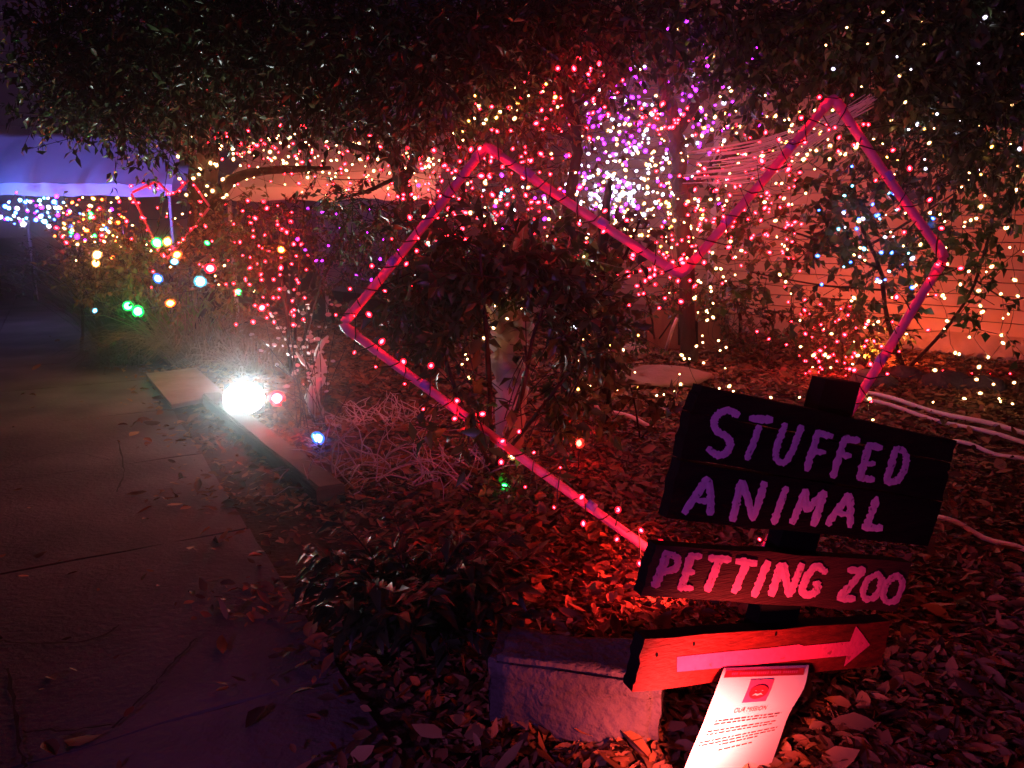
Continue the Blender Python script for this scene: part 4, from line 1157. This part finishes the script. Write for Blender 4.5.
# single red globe on a stick in the litter
gp_ = P(579, 443, 4.4); gb_ = Vector((gp_.x, gp_.y, 0))
gl_ = thing('red_globe_light', gb_, 'single round red light on a thin stick standing in the leaf litter', 'garden light')
mb = MB(); mb.tube([gb_, gp_ - Vector((0, 0, 0.03))], 0.004, 5); mb.build('stick', M['black'], gl_, gb_)
mb = MB(); mb.lathe([(0.01, -0.03), (0.03, -0.018), (0.036, 0.0), (0.03, 0.02), (0.012, 0.034)], 12, gp_); mb.build('globe', glassy('red_globe', (1, 0.05, 0.03), 1.1, 0.6), gl_, gb_, True)
mb = MB(); mb.lathe([(0.004, -0.02), (0.015, -0.01), (0.015, 0.005), (0.005, 0.02)], 8, gp_); mb.build('glowing_core', emit('red_globe_core', (1, 0.006, 0.004), 420), gl_, gb_, True)

# violet light washing the tent and the path
def violet(px, py, Y, label, d, power, col):
    c = P(px, py, Y); c.z = max(c.z, 0.15)
    s_ = spot_fixture('violet_spotlight', c, d, label, 'spotlight', col, 6, 0.06)
    o = lamp('SPOT', 'violet_beam', c + Vector(d).normalized() * 0.02, col, power, s_, spot_size=R(120), spot_blend=0.8, shadow_soft_size=0.08); aim(o, d)
violet(120, 240, 10.3, 'violet spotlight behind the feathery shrub shining up at the tent', (-0.25, 0.9, 0.75), 330, (0.45, 0.12, 1.0))
violet(-40, 236, 10.3, 'blue spotlight shining up at the left end of the tent', (0.0, 0.9, 0.75), 800, (0.08, 0.16, 1.0))
# a violet floodlight across the path behind the viewer tints path, stone and letters
vb = Vector((-2.6, -1.6, 0)); vc = Vector((-2.6, -1.6, 1.5))
vf = thing('violet_floodlight', vb, 'violet floodlight on a stand across the path behind the viewer', 'floodlight')
mb = MB(); mb.tube([vb, vc - Vector((0, 0, 0.1))], 0.02, 8); mb.build('stand', M['black'], vf, vb)
mb = MB(); mb.box(vc - Vector((0.03, 0.06, 0)), (0.12, -0.07, 0), (0.02, 0.035, 0), (0, 0, 0.1)); mb.build('housing', M['black'], vf, vb)
o = lamp('SPOT', 'violet_wash', vc + Vector((0.06, 0.12, 0)), (0.62, 0.18, 0.95), 270, vf, spot_size=R(74), spot_blend=1.0, shadow_soft_size=0.15); aim(o, Vector((3.4, 3.5, -0.25)))

# ================================================================== STRINGS OF LIGHTS
RW = ['red', 'warm']; WR3 = ['warm', 'warm', 'red']
# pale tent edge
light_string(along([(216, 150, 9.10), (260, 142, 9.10), (320, 140, 9.10), (380, 142, 9.10), (430, 150, 8.84)], 46, 5), 'warm white lights along the top of the peach lit tent', ['warm', 'warm', 'warm', 'red'], 0.0169)
light_string(along([(225, 152, 8.97), (270, 158, 8.97), (330, 158, 8.97), (400, 158, 8.97), (440, 165, 8.84)], 62, 6), 'dense warm and red lights along the middle of the peach lit tent', ['warm', 'red', 'warm', 'warm'], 0.0169)
light_string(along([(240, 160, 8.71), (290, 168, 8.71), (340, 176, 8.58), (390, 180, 8.45), (430, 190, 8.32)], 46, 7), 'red lights sagging along the lower edge of the peach lit tent', ['red', 'red', 'warm'], 0.0169)
light_string(along([(260, 110, 6.0), (300, 122, 6.0), (245, 132, 6.0), (205, 140, 6.2), (280, 140, 6.2), (240, 155, 6.3)], 16, 5), 'scattered red lights under the overhanging leaves above the peach tent', 'red', 0.016)
light_string(along([(170, 135, 8.44), (200, 130, 8.44), (172, 142, 8.44), (205, 165, 8.58), (222, 165, 8.58), (225, 198, 8.58), (190, 172, 8.58), (186, 205, 8.58)], 26, 4), 'warm lights wound round the trunk of the big left tree', ['warm'], 0.0188)
light_string(patch(222, 134, 440, 186, 8.7, 90, 6), 'mixed red and warm lights filling the gaps before the peach lit tent', ['red', 'warm', 'warm', 'red', 'warm'], 0.015)
light_string(patch(590, 58, 705, 165, 8.24, 84, 7), 'white and violet lights bunched high in the forked tree', ['purple', 'purple', 'white', 'purple'], 0.016)
light_string(patch(575, 140, 690, 215, 8.13, 88, 7), 'white and warm lights thickest at the left of the forked trunk', ['white', 'warm', 'white', 'purple'], 0.016)
light_string(patch(410, 170, 600, 285, 5.6, 90, 7), 'fine red and warm lights deep inside the left lobe', ['red', 'red', 'warm'], 0.011)
light_string(patch(690, 120, 800, 250, 6.6, 60, 6), 'fine red lights deep inside the right lobe', ['red', 'red', 'red', 'warm'], 0.011)
light_string(patch(140, 195, 260, 300, 7.9, 44, 6), 'tiny red and warm lights sprinkled in the tangled hedge', ['red', 'warm', 'red'], 0.011)
light_string(along([(540, 95, 5.6), (575, 70, 5.6), (600, 78, 5.6), (580, 40, 5.5), (610, 95, 5.7), (560, 120, 5.6), (545, 60, 5.5)], 28, 8), 'red lights threaded up into the branches above the dip of the heart', 'red', 0.012)
light_string(along([(686, 12, 5.8), (682, 22, 5.8), (690, 60, 6.0), (740, 55, 6.0), (755, 75, 6.0), (752, 100, 6.0), (730, 90, 6.0), (700, 95, 6.2)], 30, 7), 'violet and warm lights highest up the forked tree', ['warm', 'purple', 'purple'], 0.013)
# bush left of heart
light_string(patch(236, 200, 312, 330, 7.20, 62, 6, True), 'red lights trailing down the twiggy bush left of the heart', 'red', 0.0153)
light_string(patch(290, 195, 420, 285, 7.08, 26, 4), 'dim violet lights scattered through the bush behind the left edge of the heart', 'purple', 0.0120)
# inside the left lobe
light_string(patch(420, 150, 560, 270, 4.6, 80, 8), 'red lights filling the left lobe of the heart', ['red', 'red', 'red', 'red', 'warm'], 0.011)
light_string(along([(450, 128, 5.0), (470, 132, 5.0), (482, 110, 5.0), (500, 118, 5.0), (520, 98, 5.0), (540, 92, 5.0), (545, 105, 5.0)], 24, 5), 'warm lights climbing above the left peak of the heart', ['warm', 'warm', 'gold'], 0.010)
light_string(patch(480, 185, 560, 225, 5.4, 26, 4), 'small white and violet cluster inside the left lobe', ['white', 'purple', 'cyan', 'red'], 0.011)
light_string(patch(470, 80, 600, 165, 5.2, 34, 5), 'sparse red lights between the two peaks of the heart', 'red', 0.012)
light_string(patch(400, 150, 470, 250, 5.2, 26, 4), 'red lights outside the left slope of the heart', 'red', 0.011)
# tree with violet and white lights
inC = lambda x, y: ((x - 665) / 100) ** 2 + ((y - 135) / 92) ** 2 < 1
light_string(patch(585, 55, 760, 150, 8.50, 70, 6, mask=inC), 'bright violet lights crowning the forked tree', ['purple', 'purple', 'purple', 'white'], 0.0186, cat='string lights')
light_string(patch(580, 90, 680, 225, 8.36, 90, 7, True), 'warm white curtain hanging left of the forked trunk', ['warm', 'warm', 'warm', 'white'], 0.0174)
light_string(patch(600, 110, 740, 230, 8.62, 80, 7), 'warm and violet lights mixed behind the forked trunk', ['warm', 'purple', 'warm', 'white'], 0.0161)
light_string(patch(574, 183, 640, 208, 7.32, 62, 4, jpx=5), 'bunched cold white lights resting at the left of the forked tree', ['white', 'white', 'purple'], 0.0186)
light_string(patch(560, 70, 605, 190, 7.44, 26, 3, True), 'violet lights down the left edge of the glowing tree', 'purple', 0.0161)
light_string(patch(608, 200, 700, 240, 8.23, 60, 5), 'warm lights in low rows under the glowing tree', ['warm', 'warm', 'gold'], 0.0161)
light_string(along([(655, 110, 7.56), (690, 118, 7.56), (660, 122, 7.56), (640, 112, 7.56), (672, 132, 7.56)], 24, 5), 'red lights ringing the fork of the dark trunk', 'red', 0.0174)
light_string(patch(660, 160, 720, 300, 7.69, 56, 5, True), 'red lights wound down the forked trunk', ['red', 'red', 'red', 'warm'], 0.0161)
light_string(patch(622, 248, 672, 300, 5.6, 34, 4), 'tight bunch of red lights just left of the dip of the heart', 'red', 0.013)
light_string(patch(700, 105, 830, 150, 7.19, 34, 3), 'warm lights strung along the white gauze streamers', ['warm', 'warm', 'gold'], 0.0161)
light_string(patch(770, 125, 870, 165, 5.2, 34, 3), 'warm lights on swagged wires inside the right peak of the heart', ['warm', 'warm', 'warm', 'red'], 0.011)
light_string(patch(700, 160, 800, 262, 5.9, 48, 6), 'red and warm lights hanging inside the right lobe of the heart', ['red', 'red', 'warm'], 0.011)
light_string(along([(778, 165, 6.4), (782, 205, 6.4), (790, 250, 6.4), (798, 290, 6.6), (806, 320, 6.8)], 30, 6), 'red and warm strand dropping straight down before the wall', ['red', 'warm', 'red'], 0.013)
light_string(patch(805, 312, 870, 375, 7.2, 60, 6), 'red lights heaped in the low bush at the foot of the wall', ['red', 'red', 'red', 'warm'], 0.014)
light_string(along([(760, 330, 7.2), (830, 368, 7.3), (900, 376, 7.4), (960, 382, 7.4), (1020, 390, 7.2)], 22, 4), 'red lights trailing along the ground under the wall', 'red', 0.012)
# right side
light_string(patch(825, 170, 925, 300, 6.0, 44, 6), 'cool blue and white lights in the climber inside the right lobe', ['blue', 'cyan', 'white', 'blue'], 0.012)
light_string(patch(850, 200, 950, 330, 6.2, 30, 5), 'warm white lights crossing the right edge of the heart', ['warm'], 0.012)
light_string(patch(945, 170, 1030, 430, 6.0, 52, 4, True), 'warm white curtain hanging on the house wall at far right', ['warm'], 0.013)
light_string(patch(820, 20, 1024, 110, 5.0, 26, 4), 'sparse warm lights high in the top right tree', ['warm', 'warm', 'white'], 0.0085)
light_string(patch(880, 110, 1024, 175, 5.3, 32, 4), 'warm and golden lights low in the top right tree', ['warm', 'gold', 'white'], 0.0095)
light_string(along([(738, 265, 6.3), (705, 292, 6.3), (712, 340, 6.4), (690, 360, 6.4), (700, 385, 6.2), (660, 400, 5.8)], 30, 7), 'warm lights dangling before the brown gabled box', ['warm'], 0.012)
light_string(along([(716, 270, 5.6), (716, 330, 5.8), (726, 372, 5.6), (738, 392, 5.3), (868, 402, 5.0), (870, 415, 4.9)], 18, 4), 'warm lights trailing behind the top edge of the sign', ['warm'], 0.011)
light_string(along([(580, 215, 4.5), (590, 250, 4.5), (585, 300, 4.5), (578, 350, 4.5), (582, 390, 4.5), (574, 400, 4.5)], 20, 5), 'warm lights dropping down beside the ivy trunk', ['warm', 'warm', 'white'], 0.009)
light_string(along([(535, 300, 4.1), (490, 312, 4.2), (474, 345, 4.3), (468, 372, 4.3), (470, 395, 4.4)], 16, 5), 'warm lights dropping beside the pale trunk', ['warm'], 0.009)
light_string(along([(506, 482, 4.1), (513, 450, 3.4), (516, 436, 3.4)], 3, 1), 'short strand with green and warm bulbs on the lower left heart pipe', ['green', 'warm', 'red'], 0.015)
light_string(patch(560, 330, 640, 420, 6.6, 24, 4), 'dim warm lights on the ground behind the ivy trunk', ['warm', 'gold'], 0.011)
# far left
light_string(patch(0, 198, 62, 224, 11.5, 54, 5, jpx=3), 'blue and white icicle lights hanging under the violet tent', ['white', 'blue', 'purple', 'cyan'], 0.026)
light_string(patch(56, 198, 132, 252, 8.4, 70, 6, jpx=4), 'golden lights over the brownish bush beside the path', ['gold', 'warm', 'orange', 'warm', 'red'], 0.016)
light_string(patch(60, 205, 110, 250, 8.3, 16, 3, jpx=4), 'dim purple and red lights low in the brownish bush', ['red', 'purple', 'blue', 'green'], 0.018)
# big coloured bulbs
C9 = [(98, 255, 'warm'), (97, 262, 'gold'), (95, 310, 'cyan'), (127, 305, 'green'), (138, 311, 'green'), (170, 304, 'orange'), (158, 278, 'blue'), (157, 243, 'green'), (167, 242, 'gold'),
      (176, 255, 'orange'), (175, 262, 'cyan'), (207, 243, 'green'), (210, 269, 'red'), (199, 281, 'cyan'), (239, 292, 'green'), (281, 250, 'orange'), (263, 308, 'red'), (278, 398, 'red'), (314, 437, 'cyan'), (318, 440, 'blue'), (353, 461, 'orange')]
pts = [P(x, y, 6.9 if y < 320 else 5.0) for x, y, h in C9]
light_string(pts, 'fat multicoloured bulbs strung through the dry grass left of the heart', [h for *_, h in C9], 0.034, 0.005, cat='string lights')

# white gauze streamers from the tree to the right peak
mb = MB(); A = P(872, 101, 3.9)
for i in range(34):
    e = P(692 + rng.uniform(-10, 40), 150 + i * 1.05 + rng.gauss(0, 3), 6.2)
    mid = A.lerp(e, 0.5) + Vector((rng.gauss(0, .03), 0, -0.04 - 0.003 * i))
    s = spline([A + Vector((rng.gauss(0, .015), 0, rng.gauss(0, .015))), mid, e], 8)
    vs = []; fs = []
    for k, p in enumerate(s):
        wv = 0.0015 + 0.005 * rng.random() * (k / len(s)); vs += [p + Vector((0, 0, wv)), p - Vector((0, 0, wv))]
    for k in range(len(s) - 1): fs.append((2 * k, 2 * k + 1, 2 * k + 3, 2 * k + 2))
    mb.add(vs, fs)
tag(mb.build('gauze_streamer', M['streamer'], None, A, False, False), 'bundle of pale gauze strips stretched from the heart to the forked tree', 'streamer')
